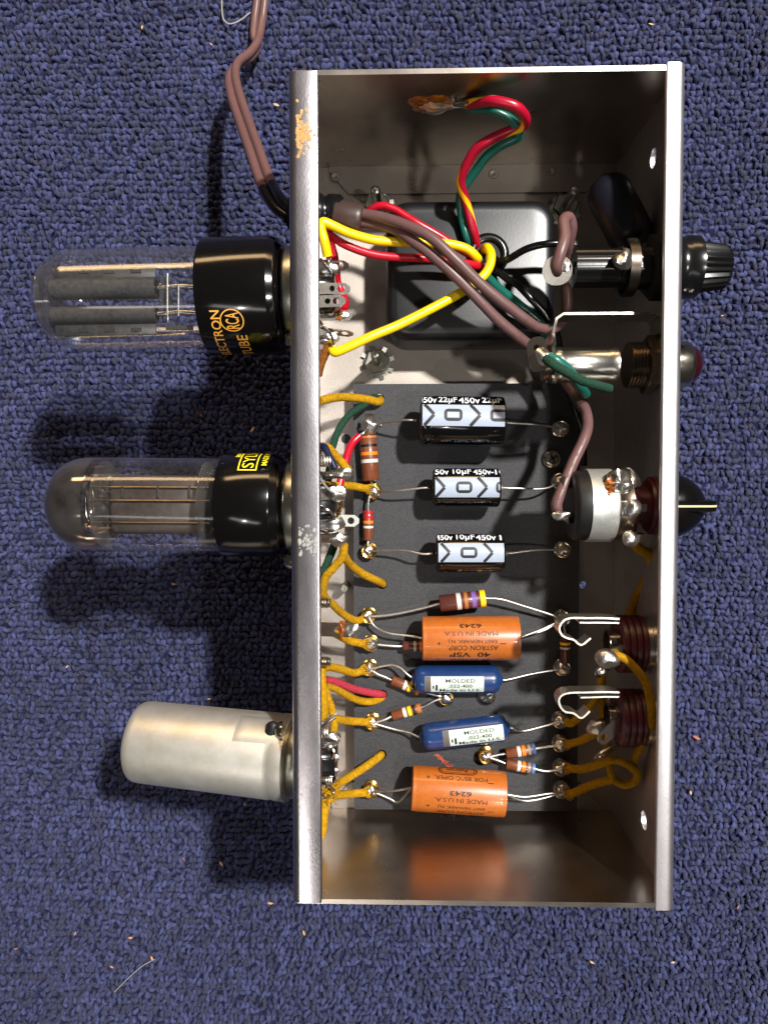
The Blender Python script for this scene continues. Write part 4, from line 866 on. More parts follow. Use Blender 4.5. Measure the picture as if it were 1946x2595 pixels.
wire('cloth_wire', 'grey green cloth wire lying over the pilot lamp barrel', [(1382, 908, -10), (1400, 922, -8), (1430, 940, -8), (1470, 962, -8), (1500, 972, -10), (1546, 985, -14)], 24, 'cloth_green', 'dark cloth wires', bumpy=0.05)
# ------------------------------------------------------------------ volume control
vz = -20.0; vyp = 1281; P = at(1500, vyp, vz); vy = P.y
def XV(px): return at(px, vyp, vz).x
vc = thing('volume_control', 'silver potentiometer with switch behind the right wall', 'potentiometer', (45, vy, vz-12)); R = 11.9
def L_(a, b): return V(XV(a), vy, vz), V(100, vy, vz)
build('switch_back', MB().lathe(*L_(1444, 0), [(0, 3), (0.05, 9.6), (0.5, 10.8), (1.4, 11.3), (XV(1482)-XV(1444), 11.5)], 40), 'black_matte', vc)
x0, x1, x2, x3 = XV(1481), XV(1548), XV(1586), XV(1650)
build('switch_can', MB().lathe(V(x0, vy, vz), V(100, vy, vz), [(0, 11.6), (0.05, R), (x1-x0-0.6, R), (x1-x0, R-0.5), (x1-x0+0.05, 5)], 48), 'potmetal', vc)
build('can_seam', MB().box(V((x0+x1)/2, vy+4.5, vz+R*0.92), (x1-x0-0.6, 0.25, 0.6)), 'steel_dark', vc)
cy = Cyl(V(x0, vy, vz), V(x1, vy, vz), R); sm_ = MB()
for i, s_ in enumerate(('3A 125V AC', '1A 250V AC', 'STACKPOLE')): cy.text(sm_, s_, 2.2+i*2.3, 0.45, 'up', width=11, height=1.5, bold=-0.01, lift=0.03)
build('stamped_lettering', sm_, 'potmetal', vc)
build('rear_can', MB().lathe(V(x1, vy, vz), V(100, vy, vz), [(0, 11.0), (0.3, 11.3), (x2-x1-0.3, 11.3), (x2-x1, 10.8), (x2-x1, 4)], 40), 'steel_dark', vc)
build('clamp_tab', MB().bbox(V(x1+2.0, vy-0.5, vz+11.5), (4.2, 4.6, 0.9), 0.25), 'tin', vc)
build('base_ring', MB().lathe(V(x2, vy, vz), V(100, vy, vz), [(0, 10.2), (1.5, 10.2), (1.6, 6), (WX-x2-2.6, 6), (WX-x2-2.5, 8.4), (WX-x2-1.6, 8.8), (WX-x2-1.5, 9.4), (WX-x2-0.1, 9.4)], 36), 'fibre', vc)
fxm = MB()
for px, pyx in ((1543, 1222), (1546, 1240), (1541, 1255)): fxm.blob(at(px, pyx, vz+10), 1.5, 0.3)
build('flux', fxm, 'flux', vc)
build('ground_solder', MB().blob(at(1568, 1222, vz+9), 4.4, 0.3, (1.1, 1, 0.6), 14).blob(at(1592, 1216, vz+8), 3.2, 0.3, (1.2, 1, 0.6)), 'tin', vc)
for px, pyx, r_ in ((1603, 1289, 2.7), (1596, 1366, 2.4)):
    c = at(px, pyx, -8); m_ = MB(); m_.ribbon([V(x2+3, c.y+0.5, vz+4), V(x2+3, c.y+0.3, c.z-1), c+V(1, 0, -1), c], (0, 2.4, 0.4), 0.6); o = build('terminal_lug', m_, 'tin', vc); build('solder', MB().blob(c, r_, 0.12, (1, 1.15, 0.8), 14), 'solder', o)
m_ = MB(); m_.ribbon([V(XV(1446), vy-4, vz+3), V(XV(1432), vy-4, vz+5), V(XV(1418), vy-3, vz+4)], (0, 3, 0), 0.6); o = build('switch_lug', m_, 'tin', vc); build('solder', MB().blob(at(1424, 1306, -15), 2.0, 0.25, (1.5, 0.8, 0.7)), 'solder', o)
m_ = MB(); m_.ribbon([V(XV(1446), vy+7, vz), V(XV(1430), vy+8, vz+2), V(XV(1420), vy+8, vz+3)], (0, 3, 0), 0.6); build('switch_lug', m_, 'tin', vc)
kn = thing('pointer_knob', 'black domed pointer knob with cream line on the right outside', 'knob', (HX+2, vy, vz-10))
kz = vz
dome = [(0.1, 10.4), (5.0, 10.3), (7.0, 9.8), (9.4, 8.6), (11.4, 7.0), (13.0, 5.2), (14.1, 3.4), (14.6, 1.6), (14.7, 0.05)]
build('skirt', MB().lathe(V(HX+0.1, vy, kz), V(100, vy, kz), [(0, 10.0)]+dome, 44, squash=0.86), 'bakelite', kn)
w_ = MB(); prof = [(0.3, 11.2), (9.3, 10.8), (10.6, 10.2), (10.8, 9.4)]
rings = []
for s_ in (-1.9, -1.6, 1.6, 1.9):
    k = 0.93 if abs(s_) > 1.7 else 1.0; rings.append([V(HX+0.3, vy+s_, kz+9.0*k), V(HX+13.4*k, vy+s_, kz+8.6*k), V(HX+15.6*k, vy+s_, kz+7.2*k), V(HX+15.8*k, vy+s_, kz-6.6*k), V(HX+0.3, vy+s_, kz-8.5*k)])
build('pointer_fin', w_.loft(rings, flat=True), 'bakelite', kn)
build('pointer_line', MB().ribbon([V(HX+0.4, vy, kz+9.02), V(HX+13.4, vy, kz+8.64), V(HX+15.63, vy, kz+7.24), V(HX+15.85, vy, kz-2)], (0, 0.62, 0), 0.16), 'cream', kn)

# ------------------------------------------------------------------ jacks
def jack(label, yo, spring_px, lugs):
    jz = -26.0; P = at(1600, yo, jz); jy = P.y
    XJ = lambda px: at(px, yo, jz).x
    t = thing('phone_jack', label, 'jack', (50, jy, jz-10), 'phone jacks in the right wall')
    x0 = XJ(1563)
    for k in range(4):
        xx = x0+k*2.1; build('fibre_washer', MB().lathe(V(xx, jy, jz), V(100, jy, jz), [(0, 4), (0.02, 9.4), (0.2, 9.6), (1.7, 9.6), (1.9, 9.3), (1.92, 4)], 36), 'fibre', t)
        if k < 3: build('spring_leaf', MB().lathe(V(xx+1.92, jy, jz), V(100, jy, jz), [(0, 4), (0.01, 8.8), (0.17, 8.8), (0.18, 4)], 30), 'tin', t)
    xb = x0+8.5; th = [(0, 5), (0.05, 8.6), (0.8, 8.7), (0.9, 7.6)]; q = 1.0
    while q < WX-xb-1.8: th += [(q, 8.0), (q+0.45, 7.4)]; q += 0.9
    th += [(WX-xb-1.6, 9.0), (WX-xb-0.1, 9.0)]
    build('threaded_barrel', MB().lathe(V(xb, jy, jz), V(100, jy, jz), th, 32), 'nickel', t)
    build('sleeve_tube', MB().lathe(V(x0-3.4, jy, jz), V(100, jy, jz), [(0, 4.2), (0, 4.9), (3.4, 4.9), (3.4, 4.2), (0, 4.2)], 26, cap=False), 'nickel', t)
    zt = -19.0; pts = spline([at(px, py, zt) for px, py in spring_px[0]], 4)
    build('tip_spring', MB().ribbon(pts, (0, 0, 7.0), 0.6), 'spring', t)
    build('contact_strip', MB().ribbon([at(px, py, zt) for px, py in spring_px[1]], (0, 0, 6.0), 0.5), 'spring', t)
    for (px, py, z, a, lw_, sol) in lugs:
        c = at(px, py, z); m_ = MB(); plate(m_, rrect(-2.8, -2.6, 8, 2.6, 2.4, 4), [circle(-0.6, 0, 1.2, n=12)[::-1]], 0.6, c, (math.cos(a), math.sin(a), -0.35), (-math.sin(a), math.cos(a), lw_)); o = build('lug', m_, 'tin', t)
        if sol: build('solder', MB().blob(c+V(0, 0, 0.8), sol, 0.15, (1.2, 1, 0.8), 14), 'solder', o)
    return t
jack('upper phone jack with dark red fibre washers and hooked spring', 1632, ([(1562, 1564), (1523, 1562), (1480, 1562), (1440, 1562), (1421, 1570), (1412, 1588), (1418, 1604), (1432, 1612), (1447, 1616), (1467, 1629), (1490, 1612)], [(1562, 1575), (1523, 1574), (1464, 1574)]),
     [(1536, 1668, -15, 0.3, 0.4, 3.2), (1524, 1700, -26, 0.5, 0.9, 1.6)])
jack('lower phone jack with dark red fibre washers and hooked spring', 1819, ([(1562, 1748), (1529, 1747), (1480, 1748), (1440, 1749), (1419, 1755), (1411, 1768), (1416, 1786), (1428, 1797), (1447, 1800), (1467, 1812), (1488, 1795)], [(1562, 1760), (1529, 1760), (1466, 1762)]),
     [(1532, 1866, -18, 0.55, 0.35, 0), (1524, 1913, -24, 0.35, 1.2, 0), (1513, 1842, -32, 0.2, 0.2, 3.0)])

# ------------------------------------------------------------------ tube sockets, lugs
def lug(parent, c, ang, L=9.5, W=4.2, tilt=0.0, holes=2, sol=None, m='tin', roll=0.0, flux=False):
    """solder tab pointing to +x from c (its root), turned by ang in plan; roll turns it edge-on"""
    ux = V(math.cos(ang), math.sin(ang), tilt); uy = V(-math.sin(ang)*math.cos(roll), math.cos(ang)*math.cos(roll), math.sin(roll)); m_ = MB()
    out = [(0, -W/2), (L-1.6, -W/2), (L, -W*0.18), (L, W*0.18), (L-1.6, W/2), (0, W/2)]
    hs = []
    if holes > 0: hs.append(circle(L-2.9, 0, 1.25, n=12)[::-1])
    if holes > 1: hs.append(circle(L-5.9, 0, 0.95, n=12)[::-1])
    plate(m_, out, hs, 0.6, c, ux, uy); o = build('solder_lug', m_, m, parent); tip = Vector(c)+ux.normalized()*(L-2.6)
    if sol: build('solder', MB().blob(tip+V(-0.5, 0, 0.2), sol, 0.3, (1.5, 0.9, 0.7), 14), 'solder', o)
    if flux: build('flux', MB().blob(tip+V(-1.5, 1.0, 0.3), 0.9, 0.3).blob(tip+V(-1.8, -1.0, 0.3), 0.8, 0.3).blob(tip+V(-3, 0.9, 0.3), 0.7, 0.3), 'flux', o)
    return o
def root(px, py, z): p = at(px, py, z); return V(-53.5, p.y, z)
def socket(label, yo, tz, R, lugs, ears):
    y = at(715, yo, tz).y; t = thing('tube_socket', label, 'socket', (-HX, y, tz-R), 'tube sockets in the left wall')
    build('body', MB().lathe(V(-HX+TW+0.05, y, tz), V(0, y, tz), [(0, 12.5), (2.6, 12.2), (3.0, 8.4), (9.0, 8.0), (9.6, 7.2), (9.7, 1)], 28, rib=(8, 0.12)), 'black_plastic', t)
    build('saddle_ring', MB().lathe(V(-HX-0.05, y, tz), V(-100, y, tz), [(0, R), (4.0, R), (5.0, R*0.96), (5.7, R*0.87), (5.9, R*0.6)], 36), 'zinc', t)
    build('key_body', MB().lathe(V(-HX-0.1, y, tz), V(-100, y, tz), [(0, 11.5), (6.4, 11.5), (6.5, 3)], 32), 'bakelite', t)
    for px, py, z, a, kw in lugs: lug(t, root(px, py, z), a, **kw)
    for py in ears:
        c = V(-HX-3.0, at(715, py, tz+4).y, tz+4); build('rivet', MB().lathe(c, c-V(9, 0, 0), [(0, 3.9), (1.2, 3.7), (2.4, 2.8), (3.0, 1.2), (3.05, 0.05)], 20), 'nickel', t)
    return t
TZ1 = -30.0
s1 = socket('upper tube socket with bare solder lugs below the yellow wire bend', 745, TZ1, 15.5,
    [(830, 668, -30, -0.05, dict(L=10.9, W=3.1, tilt=0.0, holes=1, roll=0.75)), (820, 690, -28, 0.25, dict(L=7.5, W=4.1, holes=0, sol=2.6)),
     (830, 730, -22, -0.02, dict(L=11.9, W=3.6)), (830, 764, -21, 0.03, dict(L=10.5, W=3.8)), (830, 798, -27, -0.02, dict(L=12.2, W=3.3, holes=1, flux=True, sol=1.2)),
     (830, 836, -33, -0.12, dict(L=12.2, W=2.8, roll=1.1)), (820, 842, -27, -0.45, dict(L=7.5, W=3.6, holes=0, sol=2.3))], [850])
s2 = socket('middle tube socket with crowded soldered lugs beside the board resistors', 1283, TZ1, 15.5,
    [(830, 1208, -26, 0.12, dict(L=11.6, W=2.8, holes=0, sol=2.2, roll=0.5)), (830, 1254, -22, 0.08, dict(L=10.2, W=3.8, holes=0, sol=2.6)),
     (830, 1318, -40, -0.02, dict(L=13.6, W=4.1, holes=1, m='potmetal')), (825, 1325, -24, -0.06, dict(L=8.8, W=4.0, holes=0, sol=2.6)),
     (825, 1363, -25, -0.05, dict(L=10.5, W=3.1, holes=0, sol=2.3, roll=0.4))], [1416])
s3 = socket('lower tube socket with lugs wrapped by yellow cloth wires', 1920, TZ1, 13.5,
    [(815, 1842, -27, 0.6, dict(L=8.2, W=1.9, holes=0, roll=1.2)), (820, 1876, -26, 0.2, dict(L=8.2, W=3.1, holes=0, sol=1.9)), (820, 1886, -27, 0.15, dict(L=7.5, W=2.6, holes=0, sol=1.7)),
     (820, 1926, -26, 0.1, dict(L=7.5, W=2.9, holes=0, sol=2.0)), (820, 1956, -25, -0.05, dict(L=6.8, W=3.1, holes=0, sol=2.1)), (825, 2004, -28, -0.3, dict(L=6.8, W=2.8, holes=0, sol=1.5))], [])
for t_, runs in ((s1, [[(812, 655, -22), (826, 672, -21), (838, 690, -22)], [(808, 812, -24), (822, 828, -22), (840, 850, -23), (846, 872, -25)]]),
                 (s2, [[(808, 1282, -22), (826, 1290, -20), (842, 1302, -21), (850, 1322, -23)], [(812, 1345, -22), (835, 1352, -20), (858, 1352, -22)], [(810, 1196, -24), (830, 1204, -21), (856, 1200, -22)]]),
                 (s3, [[(808, 1850, -24), (826, 1836, -21), (850, 1818, -22)], [(836, 1888, -23), (846, 1905, -22), (842, 1922, -23)], [(812, 1900, -23), (832, 1894, -21), (850, 1890, -22)], [(815, 1985, -23), (830, 1990, -21), (848, 2004, -23)]])):
    for run in runs: build('bare_lead', MB().tube(spline(pxs(run), 6), 0.5, 7), 'tin', t_)
for t_, px, py, n in ((s2, 812, 1168, 5), (s3, 816, 1976, 5), (s3, 812, 1856, 4)):
    c = at(px, py, -26); build('contact_spring', MB().tube([c+V(0.55*q*0.16, 1.9*math.cos(q*0.7), 1.9*math.sin(q*0.7)) for q in range(n*9)], 0.28, 6), 'spring', t_)
fr = MB()
for k in range(40):
    c = at(836+random.uniform(-14, 14), 2010+random.uniform(-20, 22), -26+random.uniform(-2, 2)); d = V(random.uniform(-1, 1), random.uniform(-1, 1), random.uniform(-.3, .8)); fr.tube([c, c+d*1.2, c+d*2+V(0, 0, .3)], 0.3, 5)
tag(build('frayed_cloth', fr, 'cloth_yellow'), 'tuft of frayed yellow cloth threads on the lower tube socket', 'threads')
gw = MB(); gw.tube(spline(pxs([(800, 1188, -20), (812, 1215, -19), (826, 1235, -19), (840, 1248, -19)]), 5), 0.45, 6); gw.tube(spline(pxs([(804, 1190, -20.5), (815, 1216, -19.6), (829, 1236, -19.4), (842, 1249, -19)]), 5), 0.45, 6)
tag(build('bare_wire', gw, 'tin'), 'pair of thin bare wires slanting down to the middle tube socket', 'wire')
gw = MB()
for k in range(2):
    pts = [at(866+3*math.sin(q*1.3+k*3.1)-q*1.0, 1262+q*5.2, -24+0.6*math.cos(q*1.3+k*3.1)) for q in range(12)]; gw.tube(pts, 0.4, 6)
tag(build('bare_wire', gw, 'brass'), 'twisted bare wire between two lugs of the middle tube socket', 'wire')
# ground lug and screws between the middle and lower socket
gl = thing('ground_lug', 'flat silver ground lug with brown flux, between two threaded screws', 'solder lug', at(850, 1600, -32))
m_ = MB(); plate(m_, [(0, -2.6), (11.5, -2.6), (14.2, -1.2), (14.2, 1.2), (11.5, 2.6), (0, 2.6)], [circle(8.0, 0, 1.5, n=12)[::-1]], 0.7, V(-54.5, at(820, 1594, -30).y, -30), (1, -0.04, 0), (0, 1, 0.35)); o = build('tab', m_, 'tin', gl)
build('solder', MB().blob(at(893, 1598, -29), 2.4, 0.3, (1.0, 1.0, 0.5), 14), 'solder', o); build('flux', MB().blob(at(866, 1592, -29), 2.2, 0.3, (0.6, 1.1, 0.4), 14).blob(at(880, 1598, -29), 1.3, 0.3, (.7, 1.2, .5)), 'flux', o)
for i, (py, lab) in enumerate(((1528, 'threaded screw end poking inward above the flat ground lug'), (1677, 'threaded screw end poking inward below the flat ground lug'))):
    c = V(-HX+TW, at(820, py, -30).y, -30); pr = [(0, 1.9)]; q = 1.0; Lx = at(838, py, -30).x-c.x
    while q < Lx-0.8: pr += [(q, 1.9), (q+0.4, 1.55)]; q += 0.8
    pr += [(Lx-0.2, 1.7), (Lx, 1.3), (Lx+0.01, 0.05)]
    t = thing('wall_screw', lab, 'screw', c, 'screws through the left wall'); build('thread', MB().lathe(c, c+V(1, 0, 0), pr, 18), 'nickel', t)
    h = V(-HX-0.05, c.y, -30+(2 if i == 0 else 0)); build('head', MB().lathe(h, h-V(9, 0, 0), [(0, 4.3), (1.5, 4.2), (2.6, 3.2), (3.2, 1.5), (3.25, 0.05)], 20), 'nickel', t)
c = at(874, 1490, FZ+8); c = V(c.x, c.y, FZ+0.05)
bs = thing('board_screw', 'small threaded screw end standing on the floor at the left board edge', 'screw', c); pr = [(0, 1.6)]; q = 0.5
while q < 9.5: pr += [(q, 1.6), (q+0.35, 1.3)]; q += 0.7
build('thread', MB().lathe(c, c+V(0, 0, 1), pr+[(10.2, 1.2), (10.25, 0.05)], 16), 'zinc', bs)
c = at(877, 1112, FZ); build('floor_hole_plug', MB().lathe(V(c.x, c.y, FZ+0.01), V(c.x, c.y, 0), [(0, 1.9), (0.2, 1.8), (0.25, 0.05)], 16), 'black_matte', ch)

# ------------------------------------------------------------------ vacuum tubes
def tube_axis(p_base, p_tip, z_base, z_tip): return at(p_base[0], p_base[1], z_base), at(p_tip[0], p_tip[1], z_tip)
# --- rectifier tube
A, T = tube_axis((697, 749), (93, 764), TZ1, TZ1-1); A = V(-HX-6.5, A.y, A.z); ax = (T-A).normalized(); L = (T-A).length
vt = thing('vacuum_tube', 'upper clear glass vacuum tube with two grey plates and gold lettering on its base', 'vacuum tube', A-V(0, 0, 19), 'vacuum tubes on the left wall')
Rb = rr(288, TZ1)
Lb = (A-V(at(488, 750, TZ1+Rb).x, A.y, A.z)).length
build('base', MB().lathe(A, T, [(-1.2, 12), (-1.1, Rb-3), (0, Rb-2.2), (0.3, Rb-0.8), (2.2, Rb-0.1), (2.6, Rb), (Lb-0.8, Rb), (Lb-0.2, Rb-0.2), (Lb, Rb-0.8), (Lb-0.1, Rb-2.6)], 64), 'bakelite', vt)
cb = Cyl(A, T, Rb); x = MB()
def au(px): return abs(A.x-at(px, 750, TZ1+Rb*0.9).x)
# text runs up the barrel; Cyl axis points to the tip (picture left), so 'up' mode needs its v axis turned
class Rev(Cyl):
    pass
def wrap_up(c, mb_, me, px, yo, yc, r):
    c.wrap(mb_, me, au(px), math.asin(max(-.99, min(.99, (yo-yc)/r))), 'up2', lift=0.05)
def cw_(s, mb_, me, a0, th0, mode, lift=0.06, step=0.7, clip=None):
    bm = bmesh.new(); bm.from_mesh(me); lo = min(v.co.x for v in bm.verts); hi = max(v.co.x for v in bm.verts); k = lo+step
    while k < hi: bmesh.ops.bisect_plane(bm, geom=bm.verts[:]+bm.edges[:]+bm.faces[:], plane_co=(k, 0, 0), plane_no=(1, 0, 0)); k += step
    bm.verts.index_update(); mb_.add([s.pos(a0+v.co.y, th0-v.co.x/s.r, lift) for v in bm.verts], [tuple(v.index for v in f.verts) for f in bm.faces]); bm.free()
Rev.wrap = cw_
cb = Rev(A, T, Rb)
cy0, cr0 = 749, 144
def up_text(body, px, y0, y1, h, bold, yc=cy0, r=cr0):
    t0, t1 = math.asin(max(-.995, min(.995, (y0-yc)/r))), math.asin(max(-.995, min(.995, (y1-yc)/r))); me = text_mesh(body, width=abs(t1-t0)*cb.r, height=h, bold=bold)
    cb.wrap(x, me, au(px), (t0+t1)/2, 'up')
up_text('ELECTRON', 542, 778, 888, 3.1, 0.012); up_text('TUBE', 602, 838, 888, 3.5, 0.012)
up_text('RCA', 585, 784, 822, 4.4, 0.01)
th_r = math.asin((803-cy0)/cr0); cb.wrap(x, shape_mesh([circle(0, 0, 3.9, n=28), circle(0, 0, 3.5, n=28)[::-1]]), au(584), th_r, 'up')
th_b = 1.45; cb.wrap(x, text_mesh('RADIOTRON', width=18, height=3.5, bold=0.012), au(560), 2.25, 'up')
build('printed_lettering', x, 'print_gold', vt)
Rg = rr(248, TZ1-1); Lg0 = Lb-0.6
pr = [(Lg0, Rg)]+[(Lg0+(L-Rg*0.9-Lg0)*k/3, Rg) for k in (1, 2)]
for k in range(13): a = math.radians(90*k/12); pr.append((L-Rg*0.9+Rg*0.9*math.sin(a), max(0.05, Rg*math.cos(a)**0.95)))
build('glass_envelope', MB().lathe(A, T, pr, 56, cap=False).lathe(A, T, [(a-0.9*max(0, (a-L+Rg*0.9)/(Rg*0.9)), max(0.05, r-0.9)) for a, r in pr], 56, cap=False), 'glass', vt)
def fr_(c0, T): return frame((T-c0).normalized(), (0, 0, 1))
nu, nt_ = fr_(A, T)
def TP(px, py, dz): return at(px, py, TZ1+dz)
for y0, y1, pr_, sg in ((729, 732, 3.6, 1), (795, 799, 2.9, -1)):
    a, b = TP(398, y0, 2.0), TP(134, y1, 2.0); l = (b-a).length
    build('plate', MB().lathe(a, b, [(0, pr_*0.7), (0, pr_), (l, pr_), (l, pr_*0.7), (0.2, pr_*0.7)], 28, cap=False), 'plate', vt)
    build('plate_fin', MB().bbox((a+b)/2+V(0, sg*(pr_+1.9), -0.6), (l*0.97, 4.2, 0.7), 0.15, (b-a).to_track_quat('X', 'Z').to_matrix()), 'plate', vt)
    m_ = MB()
    for q in (0.2, 0.45, 0.7): m_.box(a.lerp(b, q)+V(0, sg*(pr_+2.2), 0.0), (3.6, 1.3, 0.5))
    build('plate_clip', m_, 'tin', vt)
    build('cathode_lead', MB().tube(spline([a+V(-4, 0, 0), a+V(3, 0, 0.4), a+V(7, 0.6, 0), a+V(13, 0.4, -1)], 4), 0.9, 8).tube([a+V(4.5, -3.5, 3), a+V(4.5, 4.0, 3)], 0.4, 6), 'tin', vt)
a = TP(128, 763, 0); build('mica_spacer', MB().lathe(a, a+(A-T).normalized(), [(0, Rg*0.72), (0.35, Rg*0.72)], 40), 'mica_sheet', vt)
a = TP(420, 752, 0); build('mica_spacer', MB().lathe(a, a+(A-T).normalized(), [(0, Rg*0.4), (0.35, Rg*0.4)], 30), 'mica_sheet', vt)
for y0, dz in ((676, 0), (846, -2)): build('support_rod', MB().tube([TP(470, y0, dz), TP(135, y0+8, dz)], 0.4, 6), 'tin', vt)
build('stem_frame', MB().tube(pxs([(424, 700, -22), (424, 800, -22), (452, 800, -22), (452, 720, -22)]), 0.4, 6).box(TP(455, 830, 5), (9, 1.5, 0.8)), 'tin', vt)
# --- middle tube
A, T = tube_axis((690, 1281), (128, 1276), TZ1, TZ1); A = V(-HX-6.5, A.y, A.z); L = (T-A).length
vt = thing('vacuum_tube', 'middle glass vacuum tube with smoky brown dome and yellow lettering on its base', 'vacuum tube', A-V(0, 0, 18), 'vacuum tubes on the left wall')
Rb = rr(261, TZ1); Lb = (A-V(at(537, 1281, TZ1+Rb).x, A.y, A.z)).length
build('base', MB().lathe(A, T, [(-1.2, 11), (-1.1, Rb-3), (0, Rb-2.4), (0.3, Rb-1.2), (2.4, Rb-0.2), (2.8, Rb), (Lb-0.6, Rb), (Lb-0.1, Rb-0.3), (Lb, Rb-1.5), (Lb-0.1, Rb-2.6)], 64), 'bakelite', vt)
cb = Rev(A, T, Rb); x = MB(); wl = 31.0; th0 = math.radians(-40)-wl/2/Rb
au2 = lambda px: abs(A.x-at(px, 1281, TZ1+Rb*0.5).x)
am = au2(632); hb = au2(608)-au2(656)
cb.wrap(x, shape_mesh([rect(-wl/2, -hb/2, wl/2, hb/2), rect(-wl/2+.45, -hb/2+.45, wl/2-.45, hb/2-.45)[::-1]]), am, th0, 'up')
cb.wrap(x, text_mesh('SYLVANIA', width=wl-2.4, height=hb*0.62, bold=0.004), am, th0, 'up')
cb.wrap(x, text_mesh('MADE IN U.S.A.', width=18, height=1.9, bold=0.012), au2(672), math.radians(-48)-9/Rb, 'up'); cb.wrap(x, text_mesh('MADE IN U.S.A.', width=18, height=1.9, bold=0.012), au2(600), math.radians(-66)-9/Rb, 'up')
build('printed_lettering', x, 'print_yellow', vt)
Rg = rr(238, TZ1); Lg0 = Lb-0.6; pr = [(Lg0, Rg), (Lg0+(L-Lg0)*0.4, Rg), (L-Rg*0.85, Rg)]; dome = []
for k in range(11): a = math.radians(90*k/10); dome.append((L-Rg*0.85+Rg*0.85*math.sin(a), max(0.05, Rg*math.cos(a)**0.85)))
build('glass_envelope', MB().lathe(A, T, pr+dome[1:], 56, cap=False), 'glass_smoky', vt)
build('getter_film', MB().lathe(A, T, [(L-Rg*1.05, Rg-0.35)]+[(a-0.25, max(0.05, r-0.35)) for a, r in dome], 48, cap=False), 'getter', vt)
def TP(px, py, dz): return at(px, py, TZ1+dz)
a, b = TP(285, 1278, 0), TP(530, 1280, 0); l = (b-a).length
R_ = (b-a).to_track_quat('X', 'Z').to_matrix()
build('plate', MB().bbox((a+b)/2+V(0, 0, -1), (l, 20, 9), 1.4, R_), 'plate_warm', vt)
for dy, dz in ((6.0, 4.2), (-6.0, 4.2), (1.5, 4.4)): build('support_rod', MB().tube([a+V(-6, dy, dz), b+V(1, dy, dz)], 0.4, 6), 'steel_dark', vt)
for px in (310, 400, 480): m_ = MB().box(TP(px, 1245, 4.4), (0.6, 4, 0.6)); build('plate_rib', m_, 'tin', vt)
c = TP(272, 1277, 0); build('mica_spacer', MB().lathe(c, c+(T-A).normalized(), [(0, Rg*0.93), (0.4, Rg*0.93)], 40), 'mica_sheet', vt)
c = TP(528, 1280, 0); build('mica_spacer', MB().lathe(c, c+(T-A).normalized(), [(0, Rg*0.93), (0.4, Rg*0.93)], 40), 'mica_sheet', vt)
c = TP(233, 1276, 2); build('getter_ring', MB().tube([c+V(1.9*math.sin(q*math.pi/12), 6.6*math.cos(q*math.pi/12), 2+1.2*math.sin(q*math.pi/12)) for q in range(25)], 0.55, 8).tube([c+V(1.6, 2.5, 2), c+V(5.4, 2.5, 2)], 0.4, 6), 'nickel', vt)
m_ = MB()
for k in range(6): m_.blob(TP(215+k*9, 1230+12*math.sin(k)+k*14, 3), 1.1, 0.3)
build('stem_bead', m_, 'mica_sheet', vt)
# --- shielded tube
A, T = at(742, 1921, -27), at(350, 1878, -36); A = A+(A-T).normalized()*(-0.2); L = (T-A).length
ts = thing('shielded_tube', 'lowest tube under a dull silver shield can, tilting down to its socket', 'tube shield', A-V(0, 0, 15), 'vacuum tubes on the left wall')
Rs = rr(216, -28)
build('shield_can', MB().lathe(A, T, [(0, Rs+0.1), (4.2, Rs+0.1), (5.0, Rs-0.25), (6.2, Rs), (L-3.4, Rs*0.975), (L-1.9, Rs*0.965), (L-0.8, Rs*0.93), (L-0.25, Rs*0.87), (L, Rs*0.79), (L-0.9, Rs*0.74), (L-1.0, 0.05)], 64), 'can', ts)
cs = Cyl(A, T, Rs)
e0, e1 = (A-at(632, 1900, -14)).length, 1.0
pr = MB(); g = []
for i in range(15):
    row = []
    for j in range(15):
        a_ = e1+(e0-e1)*i/14; th = -1.10+0.98*j/14; k = min(14-i, j, 14-j)/3.5; k = min(1, k); k = k*k*(3-2*k)
        row.append(cs.pos(a_, th, -0.3+0.62*k))
    g.append(row)
pr.loft(g, cap=False, closed=False); build('embossed_tab', pr, 'can', ts)
nn = cs.pos(2.4, -0.55, 0.9); build('socket_screw', MB().lathe(nn+V(1.5, 0, 0), nn-V(6, 0, 0), [(0, 3.0), (1.2, 2.9), (2.3, 2.0), (2.7, 0.05)], 20), 'nickel', ts)
build('notch', MB().blob(cs.pos(4.4, -0.55, 0.2), 2.9, 0.05, (0.9, 1.25, 0.5)), 'black_matte', ts)

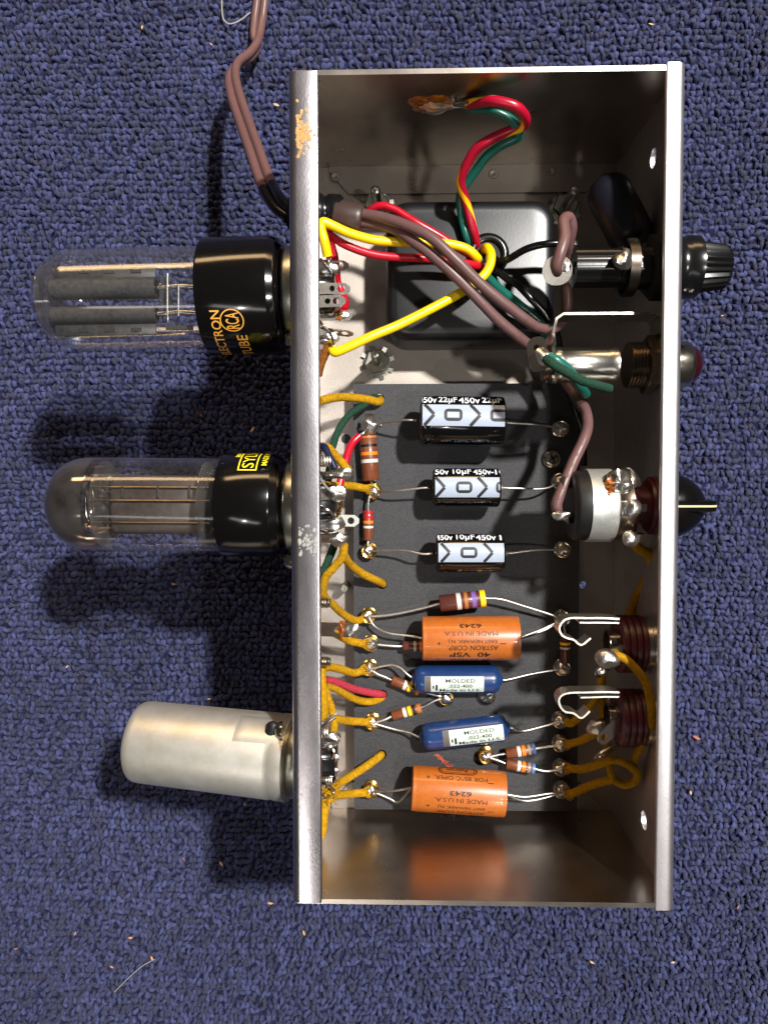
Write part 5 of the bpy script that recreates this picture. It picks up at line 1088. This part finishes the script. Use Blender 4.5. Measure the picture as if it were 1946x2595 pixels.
# ------------------------------------------------------------------ litter on the carpet
rnd = random.Random(11)
spots = [(360, 68, 0), (535, 110, 0), (40, 2405, 1), (385, 2430, 0), (530, 1772, 0), (620, 2040, 0), (465, 2178, 1), (1690, 1890, 1), (1765, 1870, 1), (1870, 2300, 1), (1750, 2010, 0), (440, 1480, 0), (510, 1052, 1), (283, 2452, 0), (190, 2367, 0), (330, 2378, 0),
         (1705, 2440, 0), (560, 2190, 0), (770, 2365, 0), (1500, 2440, 0), (1650, 60, 0), (700, 265, 0), (640, 1088, 0), (170, 1690, 0), (685, 2290, 0), (1830, 800, 0), (1760, 905, 0)]
for px, py, k in spots:
    c = at(px, py, ZC+0.9); s_ = rnd.uniform(0.7, 1.6)*(1.1 if k else 0.8); R_ = Euler((rnd.uniform(-.4, .4), rnd.uniform(-.4, .4), rnd.uniform(0, 3.1))).to_matrix()
    m_ = MB(); n = 6; top = [V(s_*(1.3 if q % 3 == 0 else 0.8)*math.cos(q*math.pi/3), s_*0.42*math.sin(q*math.pi/3)*rnd.uniform(.7, 1.3), 0.22) for q in range(n)]
    m_.loft([[c+R_@(p-V(0, 0, 0.45)) for p in top], [c+R_@p for p in top]], flat=True)
    tag(build('wood_chip', m_, 'chip_orange' if k else 'chip_tan'), 'reddish brown crumb lying on the blue carpet' if k else 'tiny pale tan splinter lying on the blue carpet', 'crumb', 'reddish crumbs on the carpet' if k else 'pale splinters on the carpet')
m_ = MB().tube(spline(pxs([(562, 0, CZ+1), (563, 30, CZ+1.3), (568, 50, CZ+1.5), (582, 59, CZ+1.4), (605, 52, CZ+1.2), (635, 30, CZ+1)]), 8), 0.32, 6)
tag(build('loose_thread', m_, 'thread'), 'curled pale thread on the carpet beside the cord at the top', 'thread')
m_ = MB().tube(spline(pxs([(290, 2515, CZ+1), (325, 2480, CZ+1.4), (360, 2450, CZ+1.3), (392, 2432, CZ+1)]), 6), 0.2, 5)
tag(build('loose_thread', m_, 'thread'), 'straight thin pale hair on the carpet at the lower left', 'thread')
